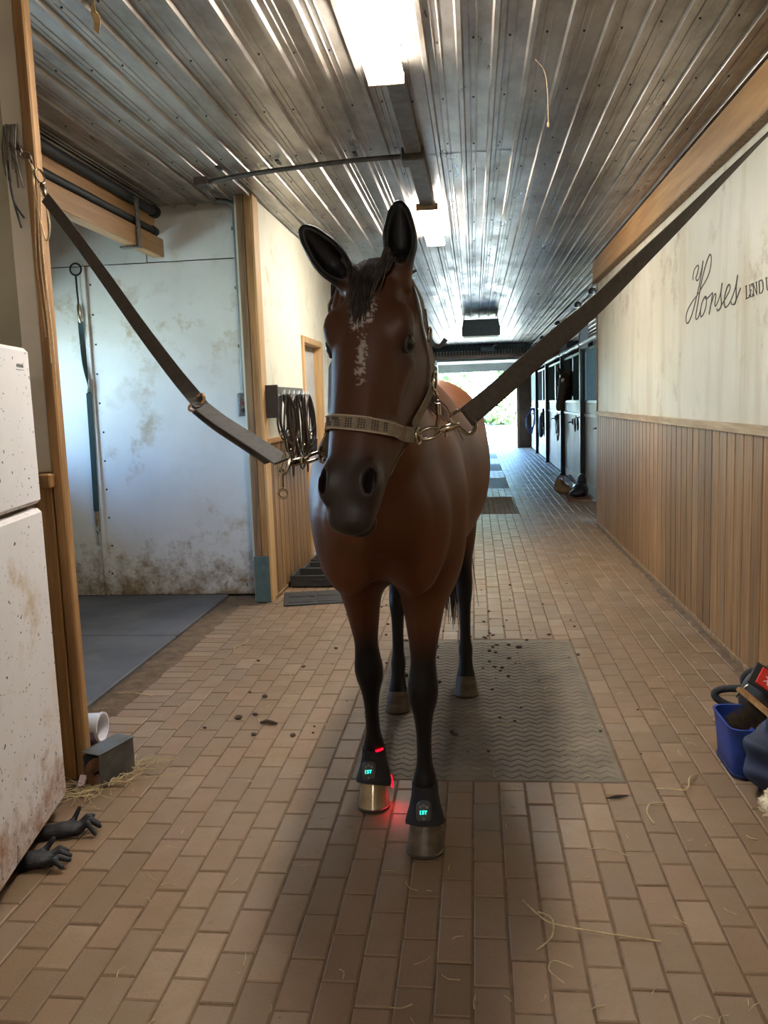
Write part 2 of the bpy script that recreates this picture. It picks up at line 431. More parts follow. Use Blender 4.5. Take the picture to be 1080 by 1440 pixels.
# ---- ceiling: ribbed sheets
ce = struct('ceiling', MB().box(-6, 6, -4.3, 24.6, ZC+.03, ZC+.1), mt['dark'])
RIB = .158
def sheet_mb(x0, n, y0, y1):
    prof = []
    for i in range(n):
        b = x0+i*RIB
        prof += [(b, 0), (b+.018, 0), (b+.026, -.019), (b+.046, -.019), (b+.054, 0)]
        for q in (.082, .112):
            prof += [(b+q-.005, 0), (b+q-.002, -.004), (b+q+.002, -.004), (b+q+.005, 0)]
    prof.append((x0+n*RIB, 0))
    vs = [(p[0], y, ZC+p[1]) for y in (y0, y1) for p in prof]; k = len(prof)
    return MB().add(vs, [(i, i+1, k+i+1, k+i) for i in range(k-1)])
for (ya, yb) in ((-4.2, 1.2), (1.18, 5.6), (5.58, 10.2), (10.18, 15), (14.98, 20), (19.98, 24.5)):
    dz = 0
    for s in range(6 if ya < 10 else 11):
        xs = -2.44+s*5*RIB if ya < 5.58 else -2.44+s*5*RIB
        nr = 5
        if ya < 10 and xs+5*RIB > 1.6: nr = 1 if s == 5 else 5
        m = sheet_mb(xs, nr, ya, yb); m.build('ceiling_sheet', mt['ceil'], ce)
sm = MB()
for y in (2.3, 3.3, 3.9, 4.6, 5.4, 6.0, 6.9, 7.7, 8.6, 9.5, 10.6, 11.6, 12.8):
    for i in range(26):
        x = -2.44+i*RIB+.098
        if x < 1.4: sm.lathe([(.004, ZC-.006), (.0045, ZC-.002), (.006, ZC)], (x, y+random.uniform(-.02, .02), 0), 6)
o = sm.build('screw_heads', mt['iron'], ce); o['kind'] = 'stuff'

# ---- long wall with the writing
wr = struct('wall_right', MB().box(XR, XR+.14, -4.3, 10.14, 0, ZC+.03), mt['plaster_r'])
pl = MB()
pz = 1.272
pl.prism([(-.073, 0), (-.073, -.004), (-.067, -.012), (.067, -.012), (.073, -.004), (.073, 0)], 'z', .03, pz)
# prism 'z' puts poly as (x,y); turn so that the face looks to -x
def plank_mesh(name, w, z0, z1, m, face=-1):
    h = w/2
    poly = [(0, -h), (face*.002, -h), (face*.014, -h+.008), (face*.014, h-.008), (face*.002, h), (0, h)]
    return MB().prism(poly, 'z', z0, z1).mesh(name, m)
MB().box(XR-.003, XR+.001, .2, 10.14, .03, pz).build('backing_board', mt['oldpost'], wr)
pmr = plank_mesh('plank', .147, .03, pz, mt['plank'], -1)
y = 10.14-.076
while y > .3:
    link('plank', pmr, wr, (XR, y, 0)); y -= .152
MB().box(XR-.028, XR+.002, -4.3, 10.14, 1.272, 1.325, .004).build('chair_rail', mt['trimwood'], wr)
MB().box(XR-.024, XR+.002, -4.3, 10.14, .0, .035, .004).build('baseboard', mt['oldpost'], wr)
MB().box(XR-.012, XR+.15, 10.14, 10.17, 0, ZC).build('end_trim', mt['oldpost'], wr)
bm_ = struct('trim_1', MB().box(1.385, XR+.002, -4.3, 10.16, 2.80, 3.03, .006), mt['beam'])
MB().box(1.375, XR, -4.3, 10.16, 2.785, 2.80).build('edge_strip', mt['oldpost'], bm_)
# writing
ink = M('wall_lettering', lin(58, 48, 40), rough=.6)
SCRIPT = {
 'H': [(5.822, 2.23), (5.828, 2.256), (5.788, 2.294), (5.715, 2.306), (5.69, 2.291), (5.724, 2.254), (5.753, 2.233), (5.722, 2.213), (5.675, 2.222), (5.618, 2.268), (5.586, 2.315), (5.639, 2.211), (5.741, 2.101), (5.837, 2.016), (5.925, 1.97), (5.978, 1.968), (5.999, 2.0), (5.963, 2.049), (5.841, 2.093), (5.694, 2.126), (5.601, 2.157), (5.467, 2.205), (5.405, 2.266), (5.408, 2.318), (5.452, 2.322), (5.538, 2.268), (5.625, 2.178), (5.691, 2.076), (5.741, 2.001), (5.735, 1.972), (5.674, 1.982), (5.596, 2.059)],
 'o': [(5.528, 2.091), (5.596, 2.059), (5.629, 2.014), (5.615, 1.976), (5.557, 1.988), (5.503, 2.031), (5.494, 2.078), (5.528, 2.091), (5.505, 2.073), (5.46, 2.074), (5.364, 2.091), (5.373, 2.064), (5.412, 1.998), (5.433, 1.973)],
 'r': [(5.413, 2.009), (5.331, 2.07), (5.3, 2.078), (5.289, 2.065), (5.307, 2.021), (5.286, 2.007), (5.207, 2.055), (5.167, 2.123), (5.187, 2.064), (5.174, 2.006), (5.203, 1.981), (5.253, 1.975), (5.264, 1.991)],
 'e': [(5.174, 1.998), (5.088, 2.03), (5.015, 2.065), (5.017, 2.095), (5.063, 2.087), (5.108, 2.043), (5.115, 2.0), (5.085, 1.977), (5.011, 1.994), (4.923, 2.053), (4.875, 2.126), (4.898, 2.071), (4.894, 2.007), (4.919, 1.978), (4.973, 1.982), (4.983, 1.996)],
 's': [(4.919, 1.981), (4.868, 2.015), (4.819, 2.05)]}
CAPS = {'L': [[(4.728, 2.048), (4.714, 1.983), (4.672, 1.983), (4.670, 1.998)], [(4.738, 2.048), (4.716, 2.048)], [(4.728, 1.983), (4.70, 1.983)]],
 'E': [[(4.631, 2.032), (4.628, 2.046), (4.665, 2.046), (4.65, 1.983), (4.613, 1.983), (4.613, 1.996)], [(4.658, 2.016), (4.635, 2.016)], [(4.672, 2.046), (4.66, 2.046)]],
 'N': [[(4.598, 1.983), (4.612, 2.046), (4.549, 1.984), (4.561, 2.046)], [(4.62, 2.046), (4.606, 2.046)], [(4.57, 2.046), (4.553, 2.046)], [(4.606, 1.983), (4.59, 1.983)]],
 'D': [[(4.523, 2.046), (4.509, 1.983), (4.475, 1.983), (4.457, 1.999), (4.461, 2.028), (4.479, 2.046), (4.523, 2.046)]],
 'U': [[(4.415, 2.046), (4.405, 2.003), (4.394, 1.986), (4.369, 1.983), (4.352, 1.996), (4.362, 2.046)], [(4.424, 2.046), (4.406, 2.046)], [(4.371, 2.046), (4.353, 2.046)]]}
tx = thing('wall_quote', 'thin dark hand-lettered quote in script and capitals on the pale wall', 'lettering', (XR-.003, 5.4, 2.1))
ln = MB()
for k, p in SCRIPT.items():
    q = spline([(XR-.002, a, b) for a, b in p], 5); n = len(q)
    ln.ribbon(q, (-1, 0, 0), [.010 if (q[min(i+1, n-1)]-q[max(i-1, 0)]).z < 0 else .007 for i in range(n)], .003)
ln.build('script_word', ink, tx)
ln = MB()
for k, ss in CAPS.items():
    for p in ss: ln.ribbon([(XR-.002, a, b) for a, b in p], (-1, 0, 0), .006, .003)
ln.build('capital_words', ink, tx)

# ---- far left wall (after the wash stall)
wl = struct('wall_left', MB().box(XL-.14, XL, 6.30, 7.86, 0, ZC+.02).box(XL-.14, XL, 7.86, 8.86, 2.16, ZC+.02).box(XL-.14, XL, 8.86, 26.5, 0, ZC+.02), mt['plaster_l'])
MB().box(XL-.001, XL+.003, 6.33, 7.86, .02, 1.22).box(XL-.001, XL+.003, 8.86, 15, .02, 1.22).build('backing_board', mt['oldpost'], wl)['kind'] = 'stuff'
pml = plank_mesh('plank', .142, .02, 1.22, mt['plank'], 1)
y = 6.40
while y < 7.8:
    link('plank', pml, wl, (XL, y, 0)); y += .147
while y < 9.0: y += .147
while y < 15:
    link('plank', pml, wl, (XL, y, 0)); y += .147
MB().box(XL-.002, XL+.025, 6.33, 7.80, 1.22, 1.262, .004).build('chair_rail', mt['doorwood'], wl)
MB().box(XL-.002, XL+.022, 6.33, 7.80, 0, .03, .004).build('baseboard', mt['oldpost'], wl)
d1 = struct('door_1', MB().box(XL-.10, XL-.06, 7.93, 8.79, .01, 2.10, .004), mt['white'])
for y0, y1, z0, z1 in ((7.86, 7.93, 0, 2.16), (8.79, 8.86, 0, 2.16)): MB().box(XL-.13, XL+.022, y0, y1, z0, z1, .004).build('door_jamb', mt['doorwood'], d1)
MB().box(XL-.13, XL+.022, 7.93, 8.79, 2.10, 2.16, .004).build('door_head', mt['doorwood'], d1)
for z0, z1 in ((.2, .95), (1.1, 1.95)): MB().box(XL-.062, XL-.048, 8.07, 8.65, z0, z1, .006).build('door_panel', mt['white'], d1)
for z in (.3, 1.74): MB().box(XL-.06, XL-.04, 7.925, 7.945, z, z+.1).tube([(XL-.045, 7.935, z-.01), (XL-.045, 7.935, z+.11)], .008, 6).build('hinge', mt['chrome'], d1)
MB().lathe([(.012, 0), (.012, .04), (.028, .045), (.03, .07), (.02, .085)], (XL-.06, 8.72, 1.0), 12, rot('Y', 90)).build('door_handle', mt['chrome'], d1, True)

# ---- corner post of the far wall: two studs, teal-painted foot
cp = struct('trim_2', MB().box(-1.715, -1.66, 6.26, 6.42, .0, ZC+.02, .004), mt['oldpost'])
MB().box(-1.658, -1.604, 6.262, 6.42, 0, ZC+.02, .004).build('stud', mt['post'], cp)
MB().box(-1.602, -1.585, 6.245, 6.40, 0, ZC+.02, .003).build('edge_board', mt['doorwood'], cp)
MB().box(-1.72, -1.60, 6.240, 6.262, 0, .36, .003).build('foot_board', mt['teal'], cp)

# ---- wash stall: back wall panels, side wall with a window, near partition
BY = 6.46
wb = struct('wall_back', MB().box(-3.8, XL-.14, BY+.02, BY+.14, 0, ZC+.4), mt['dark'])
for x0, x1, z0, z1 in ((-3.8, -3.02, .02, 2.64), (-3.012, -1.715, .02, 2.64), (-3.8, -2.5, 2.648, 3.4), (-2.492, -1.715, 2.648, 3.08)):
    MB().box(x0, x1, BY, BY+.02, z0, z1, .002).build('panel', mt['stallwall'], wb)
MB().box(-3.035, -2.998, BY-.018, BY+.001, .02, 2.64, .003).build('batten', mt['stallwall'], wb)
sn = MB()
for x in (-1.75, -2.96):
    for k in range(11): sn.lathe([(.009, 0), (.007, .004), (.002, .006)], (x+random.uniform(-.01, .01), BY, .2+k*.23), 6, rot('X', 90))
o = sn.build('nail_heads', mt['iron'], wb); o['kind'] = 'stuff'
ws = MB().box(-3.9, -3.78, 3.1, 5.25, 0, 3.45).box(-3.9, -3.78, 6.1, 6.6, 0, 3.45).box(-3.9, -3.78, 5.25, 6.1, 0, 1.1).box(-3.9, -3.78, 5.25, 6.1, 2.2, 3.45)
struct('wall_side', ws, mt['stallwall'])
wn = struct('window_1', MB().box(-3.86, -3.80, 5.25, 6.1, 1.1, 1.16).box(-3.86, -3.80, 5.25, 6.1, 2.14, 2.2).box(-3.86, -3.80, 5.25, 5.31, 1.16, 2.14).box(-3.86, -3.80, 6.04, 6.1, 1.16, 2.14).box(-3.85, -3.81, 5.66, 5.70, 1.16, 2.14), mt['white'])
wp = struct('wall_near', MB().box(-3.8, -1.66, 3.17, 3.20, 0, ZC+.4), mt['greywall'])
struct('wall_recess', MB().box(-2.62, -2.5, -4.3, 3.17, 0, ZC+.02), mt['oldpaint'])
tp = struct('trim_3', MB().box(-1.668, -1.622, 3.150, 3.202, 0, ZC+.01, .006), mt['post'])
MB().box(-1.748, -1.669, 3.156, 3.171, 1.275, ZC+.01, .003).build('painted_board', mt['oldpaint'], tp)
MB().box(-1.765, -1.655, 3.11, 3.172, 1.215, 1.272, .006).build('sill_block', mt['post'], tp)
MB().box(-1.748, -1.670, 3.146, 3.171, 0, 1.215, .004).build('lower_board', mt['post'], tp)
# overhead timbers of the wash stall
tb = struct('trim_4', MB().box(-2.46, -2.405, 3.3, 6.44, 2.82, 3.02, .005), mt['beam'])
MB().box(-2.42, -2.33, 3.3, 6.40, 2.665, 2.80, .006).build('lower_timber', mt['beam'], tb)
MB().box(-2.52, -2.44, 3.3, 6.46, 3.02, 3.06).build('top_plate', mt['oldpost'], tb)
MB().box(-2.325, -2.312, 5.85, 5.91, 2.66, 2.99, .003).box(-2.45, -2.312, 5.85, 5.91, 2.645, 2.66).build('hanger_strap', mt['steel'], tb)
struct('ceiling_high', MB().box(-3.9, -2.44, 3.1, 6.6, 3.4, 3.46), mt['dark'])
for nm, lab, x, z, r, y1 in (('water_pipe', 'black pipe clipped along the side of the double timber over the wash stall', -2.36, 2.84, .026, 6.3),
                             ('drain_pipe', 'thick black pipe along the ceiling edge above the timber', -2.38, 3.0, .036, 6.38)):
    t_ = thing(nm, lab, 'pipe', (x, 4.8, z))
    MB().tube([(x, 3.31, z), (x, y1, z)], r, 12).build('pipe_run', mt['black'], t_, True)
    MB().tube([(x, y1-.05, z), (x, y1+.02, z)], r*1.25, 12).build('end_cap', mt['black'], t_, True)

# ---- end wall, overhead door, outside
we = struct('wall_far', MB().box(-6, -1.12, 26.45, 26.7, 0, 3.2).box(1.36, 6, 26.45, 26.7, 0, 3.2).box(-1.12, 1.36, 26.45, 26.7, 2.72, 3.2), mt['brownwall'])
MB().box(1.30, 1.37, 26.3, 26.72, 0, 2.72, .005).build('door_jamb', mt['oldpost'], we)
MB().box(1.37, 2.0, 26.41, 26.45, 0, 2.75).build('board_panel', mt['brownwall'], we)
struct('wall_front', MB().box(-6, 6, -4.4, -4.2, 0, 3.2), mt['oldpaint'])
hd = struct('trim_5', MB().box(-6, 6, 24.45, 24.6, 2.90, 3.2), mt['iron'])
cr_ = MB()
for i in range(40):
    x = -1.6+i*RIB*.55
    cr_.box(x, x+.045, 24.42, 24.46, 2.78, 3.05)
cr_.build('corrugated_edge', mt['iron'], hd)
struct('ceiling_porch', MB().box(-6, 6, 24.6, 26.7, 3.1, 3.2), mt['iron'])
d2 = struct('door_2', MB().box(-1.1, 1.36, 24.7, 26.2, 2.66, 2.70), mt['white'])
for k in range(4): MB().box(-1.08, 1.34, 26.16-k*.5-.46, 26.16-k*.5, 2.60, 2.66, .01).build('door_section', mt['white'], d2)
MB().box(-1.09, 1.35, 26.2, 26.24, 2.36, 2.62, .008).build('bottom_section', mt['white'], d2)
for x in (-1.14, 1.36): MB().box(x, x+.03, 24.6, 26.4, 2.56, 2.62).tube([(x+.015, 24.6, 2.6), (x+.015, 24.55, 3.1)], .015, 6).build('door_track', mt['steel'], d2)

# outside ground and greenery
gd = M('gravel_yard', lin(150, 146, 134), lin(118, 120, 104), 3, .95, bump=.4, bscale=20, world=True)
gr_ = struct('ground', MB().box(-40, 40, 26.7, 90, -.3, -.03), gd)
struct('ground_near', MB().box(-14, 14, -16, -4.4, -.3, -.03), gd)
leaf = M('tree_leaves', lin(150, 172, 110), lin(120, 148, 88), 2.2, .7, world=True)
bark = M('tree_bark', lin(100, 84, 66), rough=.9)
def foliage(c, r, n, seed, s=.16):
    rr = random.Random(seed); mb = MB()
    for i in range(n):
        d = Vector((rr.gauss(0, 1), rr.gauss(0, 1), rr.gauss(0, 1))).normalized()*(rr.random()**.4)
        p = Vector(c)+Vector((d.x*r[0], d.y*r[1], d.z*r[2])); a = Vector((rr.uniform(-1, 1), rr.uniform(-1, 1), rr.uniform(-1, 1))).normalized()
        b = a.orthogonal().normalized(); q = s*rr.uniform(.6, 1.3)
        mb.add([p-a*q, p+b*q*.45, p+a*q, p-b*q*.45], [(0, 1, 2, 3)])
    return mb
tree_lab = ['tallest leafy tree across the sunlit yard beyond the barn door', 'low round bush at the edge of the sunlit yard', 'slender leafy tree beside the yard past the door jamb', 'wide shrub behind the yard gravel']
for i, (x, y, h, r) in enumerate(((-1.5, 60, 7.5, 3.0), (1.6, 52, 2.2, 1.6), (4.2, 62, 6.5, 2.6), (-4.6, 54, 2.6, 2.2))):
    t_ = thing('leafy_tree' if i % 2 == 0 else 'leafy_bush', tree_lab[i], 'tree' if i % 2 == 0 else 'bush', (x, y, 0))
    f = foliage((x, y, h*.62 if h > 4 else h*.5), (r, r, h*.4 if h > 4 else h*.5), 2600, 11+i, .3).build('foliage', leaf, t_); f['kind'] = 'stuff'
    MB().tube([(x, y, -.05), (x+.1, y, h*.3), (x, y, h*.6)], [.16, .13, .06], 8).build('trunk', bark, t_, True)

# ================================================================== HORSE (one continuous surface from blended lofts)
def cr_table(tab, m=10):
    T = np.array(tab, float); n = len(T); out = []
    for i in range(n-1):
        a, b, c, d = T[max(i-1, 0)], T[i], T[i+1], T[min(i+2, n-1)]
        for k in range(m):
            t = k/m; out.append(.5*(2*b+(c-a)*t+(2*a-5*b+4*c-d)*t*t+(3*b-a-3*c+d)*t**3))
    out.append(T[-1]); out = np.array(out); o = np.argsort(out[:, 0]); return out[o]
class Field:
    def __init__(s, xs, ys, zs):
        s.x, s.y, s.z = [np.asarray(a, np.float32) for a in (xs, ys, zs)]
        s.S = np.full((len(xs), len(ys), len(zs)), .6, np.float32)
    def sub(s, lo, hi):
        sl = []
        for a, l, h in zip((s.x, s.y, s.z), lo, hi):
            i, j = np.searchsorted(a, l), np.searchsorted(a, h); sl.append(slice(max(i-1, 0), min(j+1, len(a))))
        P = (s.x[sl[0]][:, None, None], s.y[sl[1]][None, :, None], s.z[sl[2]][None, None, :])
        return tuple(sl), P
    def put(s, sl, d, k, cut=False):
        A = s.S[sl]
        if cut: d = -d; h = np.clip(.5-.5*(d-A)/k, 0, 1); s.S[sl] = A*h+d*(1-h)+k*h*(1-h) if False else np.maximum(A, d)+np.maximum(k-np.abs(A-d), 0)**2/(4*k)
        else: s.S[sl] = np.minimum(A, d)-np.maximum(k-np.abs(A-d), 0)**2/(4*k)
    def loft(s, O, a, u, v, tab, k=.03, cap=(.02, .02), m=10, mar=.08, cut=False):
        """tab rows: s, cu, cv, ru, rv, n"""
        O, a, u, v = [np.array(q, np.float32) for q in (O, a, u, v)]
        T = cr_table(tab, m); pts = []
        for r in T:
            c = O+a*r[0]+u*r[1]+v*r[2]
            for su in (-1, 1):
                for sv in (-1, 1): pts.append(c+u*su*r[3]+v*sv*r[4])
        pts = np.array(pts); e = mar+max(cap)
        sl, P = s.sub(pts.min(0)-e, pts.max(0)+e)
        D = [P[i]-O[i] for i in range(3)]
        t = D[0]*a[0]+D[1]*a[1]+D[2]*a[2]; pu = D[0]*u[0]+D[1]*u[1]+D[2]*u[2]; pv = D[0]*v[0]+D[1]*v[1]+D[2]*v[2]
        tc = np.clip(t, T[0, 0], T[-1, 0]); g = lambda i: np.interp(tc, T[:, 0], T[:, i]).astype(np.float32)
        ru, rv = np.maximum(g(3), .003), np.maximum(g(4), .003); n = g(5)
        du, dv = (pu-g(1)), (pv-g(2))
        qu, qv = np.abs(du)/ru, np.abs(dv)/rv
        q = (qu**n+qv**n+1e-9)**(1/n)
        over = np.where(t < T[0, 0], (T[0, 0]-t)/cap[0], np.where(t > T[-1, 0], (t-T[-1, 0])/cap[1], 0))
        L = np.sqrt(du*du+dv*dv)+1e-6
        q2 = np.sqrt(q*q+over*over)
        dt = np.maximum(T[0, 0]-t, 0)+np.maximum(t-T[-1, 0], 0)
        d = (1-1/np.maximum(q2, 1e-3))*np.sqrt(L*L+dt*dt)
        d = np.where(q2 < .25, -np.minimum(ru, rv)*(1-q2), d)
        s.put(sl, d.astype(np.float32), k, cut)
    def ell(s, c, r, k=.03, R=None, cut=False):
        R = np.eye(3) if R is None else np.array(R); c = np.array(c); e = max(r)+.06
        sl, P = s.sub(c-e, c+e); D = [P[i]-c[i] for i in range(3)]
        L = [(D[0]*R[i][0]+D[1]*R[i][1]+D[2]*R[i][2]) for i in range(3)]
        k0 = np.sqrt(sum((L[i]/r[i])**2 for i in range(3)))+1e-6; k1 = np.sqrt(sum((L[i]/r[i]**2)**2 for i in range(3)))+1e-6
        s.put(sl, (k0*(k0-1)/k1).astype(np.float32), k, cut)
    def cap(s, p, q, r0, r1, k=.02, cut=False):
        p, q = np.array(p), np.array(q); e = max(r0, r1)+.05
        sl, P = s.sub(np.minimum(p, q)-e, np.maximum(p, q)+e); D = [P[i]-p[i] for i in range(3)]; d = q-p; L2 = d@d
        h = np.clip((D[0]*d[0]+D[1]*d[1]+D[2]*d[2])/L2, 0, 1)
        s.put(sl, (np.sqrt(sum((D[i]-h*d[i])**2 for i in range(3)))-(r0+(r1-r0)*h)).astype(np.float32), k, cut)
    def at(s, p):
        I = []
        for a, c in zip((s.x, s.y, s.z), p):
            i = int(np.clip(np.searchsorted(a, c)-1, 0, len(a)-2)); I.append((i, float(np.clip((c-a[i])/(a[i+1]-a[i]), 0, 1))))
        (i, f), (j, g), (k, h) = I; A = s.S
        c = lambda x: (A[i, j, k+x]*(1-f)+A[i+1, j, k+x]*f)*(1-g)+(A[i, j+1, k+x]*(1-f)+A[i+1, j+1, k+x]*f)*g
        return float(c(0)*(1-h)+c(1)*h)
    def hit(s, o, d, off=0., tmax=.4, outward=True):
        """march from o along d to where the body surface ends (outward) or begins"""
        o, d = Vector(o), Vector(d).normalized(); t = 0; st = .004; last = None
        if outward:
            while t < tmax:
                if s.at(o+d*t) > 0: return o+d*(t+off)
                t += st
            return o+d*(tmax)
        while t < tmax:
            if s.at(o+d*t) < 0: return o+d*(t-off)
            t += st
        return None
    def nrm(s, p, e=.008):
        g = [s.at([p[j]+(e if j == i else 0) for j in range(3)])-s.at([p[j]-(e if j == i else 0) for j in range(3)]) for i in range(3)]
        v = Vector(g); return v.normalized() if v.length > 1e-9 else Vector((0, -1, 0))
    def nets(s):
        S = s.S; neg = S < 0; nx, ny, nz = S.shape
        c = np.zeros((nx-1, ny-1, nz-1), np.int8)
        for i in (0, 1):
            for j in (0, 1):
                for k in (0, 1): c += neg[i:nx-1+i, j:ny-1+j, k:nz-1+k]
        act = np.argwhere((c > 0) & (c < 8)); idx = np.full(c.shape, -1, np.int32); idx[tuple(act.T)] = np.arange(len(act))
        acc = np.zeros((len(act), 3)); cnt = np.zeros(len(act)); A = (s.x, s.y, s.z)
        cor = [(i, j, k) for i in (0, 1) for j in (0, 1) for k in (0, 1)]
        val = {q: S[act[:, 0]+q[0], act[:, 1]+q[1], act[:, 2]+q[2]] for q in cor}
        for q in cor:
            for ax in range(3):
                if q[ax]: continue
                p = list(q); p[ax] = 1; p = tuple(p); a, b = val[q], val[p]; m = (a < 0) != (b < 0)
                t = np.where(m, a/np.where(m, a-b, 1), 0)
                for d in range(3):
                    base = A[d][act[:, d]+q[d]]
                    if d == ax: base = base+t*(A[d][act[:, d]+1]-A[d][act[:, d]])
                    acc[:, d] += np.where(m, base, 0)
                cnt += m
        V = acc/cnt[:, None]; F = []
        for ax in range(3):
            sh = [slice(1, -1)]*3; sh[ax] = slice(0, -1); sh2 = [slice(1, -1)]*3; sh2[ax] = slice(1, None)
            a, b = neg[tuple(sh)], neg[tuple(sh2)]; e = np.argwhere(a != b); off = np.array([1, 1, 1]); off[ax] = 0; e = e+off
            sg = neg[tuple(e.T)]; o1, o2 = [(1, 2), (2, 0), (0, 1)][ax]
            def id_(d1, d2):
                g = e.copy(); g[:, o1] -= d1; g[:, o2] -= d2; return idx[tuple(g.T)]
            q = np.stack([id_(1, 1), id_(0, 1), id_(0, 0), id_(1, 0)], 1); q[~sg] = q[~sg][:, ::-1]; F.append(q)
        return V, np.concatenate(F)

def axis_grid(segs):
    out = [segs[0][0]]
    for a, b, h in segs:
        n = max(1, int(round((b-a)/h))); out += list(a+(b-a)*np.arange(1, n+1)/n)
    return np.array(out)
HF = Field(axis_grid([(-.72, -.47, .010), (-.47, -.05, .005), (-.05, .22, .010)]),
           axis_grid([(1.55, 2.22, .005), (2.22, 4.75, .011)]),
           axis_grid([(.06, 1.12, .008), (1.12, 2.0, .005)]))
X_, Y_, Z_ = np.array((1., 0, 0)), np.array((0, 1., 0)), np.array((0, 0, 1.))
# trunk: y, centre x, half width, top, bottom
TR = [(2.50, -.300, .150, 1.30, 1.04, 2.1), (2.58, -.300, .200, 1.36, .97, 2.05), (2.70, -.298, .228, 1.45, .93, 2.05), (2.88, -.292, .250, 1.56, .89, 2.1), (3.08, -.285, .268, 1.625, .83, 2.1), (3.30, -.275, .300, 1.575, .83, 2.05),
      (3.55, -.265, .318, 1.545, .84, 2.05), (3.80, -.250, .315, 1.565, .88, 2.1), (4.05, -.235, .290, 1.61, .97, 2.2), (4.28, -.228, .262, 1.585, 1.03, 2.2), (4.45, -.225, .200, 1.50, 1.08, 2.1), (4.54, -.225, .13, 1.40, 1.12, 2)]
HF.loft((0, 0, 0), Y_, X_, Z_, [(y, cx, (t+b)/2, hw, (t-b)/2, n) for y, cx, hw, t, b, n in TR], .02, (.09, .06))
# neck
nb, ntp = np.array((-.298, 2.80, 1.25)), np.array((-.268, 2.13, 1.74))
na = ntp-nb; NL = np.linalg.norm(na); na /= NL; nv = Z_-na*(Z_@na); nv /= np.linalg.norm(nv); nu = np.cross(na, nv)
if nu[0] < 0: nu = -nu
HF.loft(nb, na, nu, nv, [(0, 0, 0, .19, .30, 2.1), (.2*NL, 0, .0, .165, .265, 2.1), (.45*NL, 0, .01, .125, .215, 2.1), (.7*NL, 0, .01, .098, .172, 2.1), (NL, 0, 0, .082, .125, 2.1)], .07, (.06, .05))
# chest and haunch muscles
for sx in (-1, 1):
    HF.ell((-.300+sx*.105, 2.585, 1.09), (.098, .10, .19), .07)
    HF.ell((-.298+sx*.17, 2.80, 1.14), (.09, .17, .26), .05)
    HF.ell((-.232+sx*.15, 4.14, 1.22), (.13, .25, .30), .05)
    HF.ell((-.236+sx*.17, 3.93, 1.08), (.10, .15, .16), .05)
# legs: z, x, y, rx (side), ry (fore-aft)
def leg(tab, k): HF.loft((0, 0, 0), -Z_, X_, Y_, [(-z, x, y, rx, ry, n) for z, x, y, rx, ry, n in tab], k, (.05, .012), mar=.1)
def fore(xh, xt, yt, yh, hh=0.):
    x = lambda z: xt+(xh-xt)*min(1, max(0, (1.0-z)/.5)); y = lambda z: yt+(yh-yt)*min(1, max(0, (1.15-z)/1.0))
    T = [(1.22, .105, .15), (1.08, .106, .13), (.96, .098, .112), (.86, .080, .09), (.74, .058, .068), (.64, .044, .050), (.585, .047, .049), (.535, .053, .052), (.49, .050, .047), (.44, .036, .039), (.37, .027, .035), (.29, .0265, .035), (.25, .031, .038), (.215, .0395, .046), (.18, .035, .041), (.145, .033, .036), (.11, .042, .044), (.085, .049, .049)]
    return [(z, x(z), y(z)-(.0 if z > .2 else (.2-z)*.42), rx, ry, 2.15) for z, rx, ry in T]
LEG_RF = fore(-.408, -.425, 2.88, 3.05); LEG_LF = fore(-.196, -.178, 2.80, 2.745)
leg(LEG_RF, .085); leg(LEG_LF, .085)
def hind(xh, dy, xt):
    T = [(1.22, xt, 4.12, .12, .20), (1.05, xt, 4.13, .11, .175), (.92, xt+.6*(xh-xt), 4.18, .085, .13), (.80, xh, 4.25, .062, .092), (.70, xh, 4.31, .046, .066), (.62, xh, 4.365, .042, .058), (.56, xh, 4.385, .044, .060), (.50, xh, 4.375, .041, .052), (.44, xh, 4.36, .033, .042), (.36, xh, 4.345, .029, .038), (.27, xh, 4.33, .029, .037), (.215, xh, 4.32, .037, .045), (.17, xh, 4.30, .034, .040), (.13, xh, 4.28, .038, .041), (.085, xh, 4.26, .048, .049)]
    return [(z, x, y+dy*min(1, max(0, (1.1-z)/.6)), rx, ry, 2.15) for z, x, y, rx, ry in T]
LEG_LH = hind(-.072, -.04, -.10); LEG_RH = hind(-.405, -.27, -.365)
leg(LEG_LH, .05); leg(LEG_RH, .05)
# head frame: a runs poll to muzzle, f is the face normal, u the animal's left
PO = np.array((-.240, 2.045, 1.850))
ha = np.array((-.085, -.415, -.905)); ha /= np.linalg.norm(ha)
hf = np.array((-.22, -.97, 0)); hf -= ha*(hf@ha); hf /= np.linalg.norm(hf)
hu = np.cross(hf, ha)
if hu[0] < 0: hu = -hu
def HP(s, u, v): return PO+ha*s+hu*u+hf*v
HEAD = [(0, .070, -.035, -.20), (.05, .086, -.012, -.24), (.11, .097, .004, -.272), (.18, .104, .010, -.295), (.24, .104, .006, -.305), (.30, .098, .0, -.300), (.36, .090, -.002, -.268), (.42, .081, -.002, -.222), (.48, .072, -.002, -.180), (.53, .067, -.004, -.152), (.57, .064, -.010, -.135), (.61, .057, -.022, -.120), (.645, .046, -.038, -.105)]
HF.loft(PO, ha, hu, hf, [(s, 0, (a+b)/2, w, (a-b)/2, 2.35) for s, w, a, b in HEAD], .03, (.04, .02), mar=.06)
RH = np.array([ha, hu, hf])
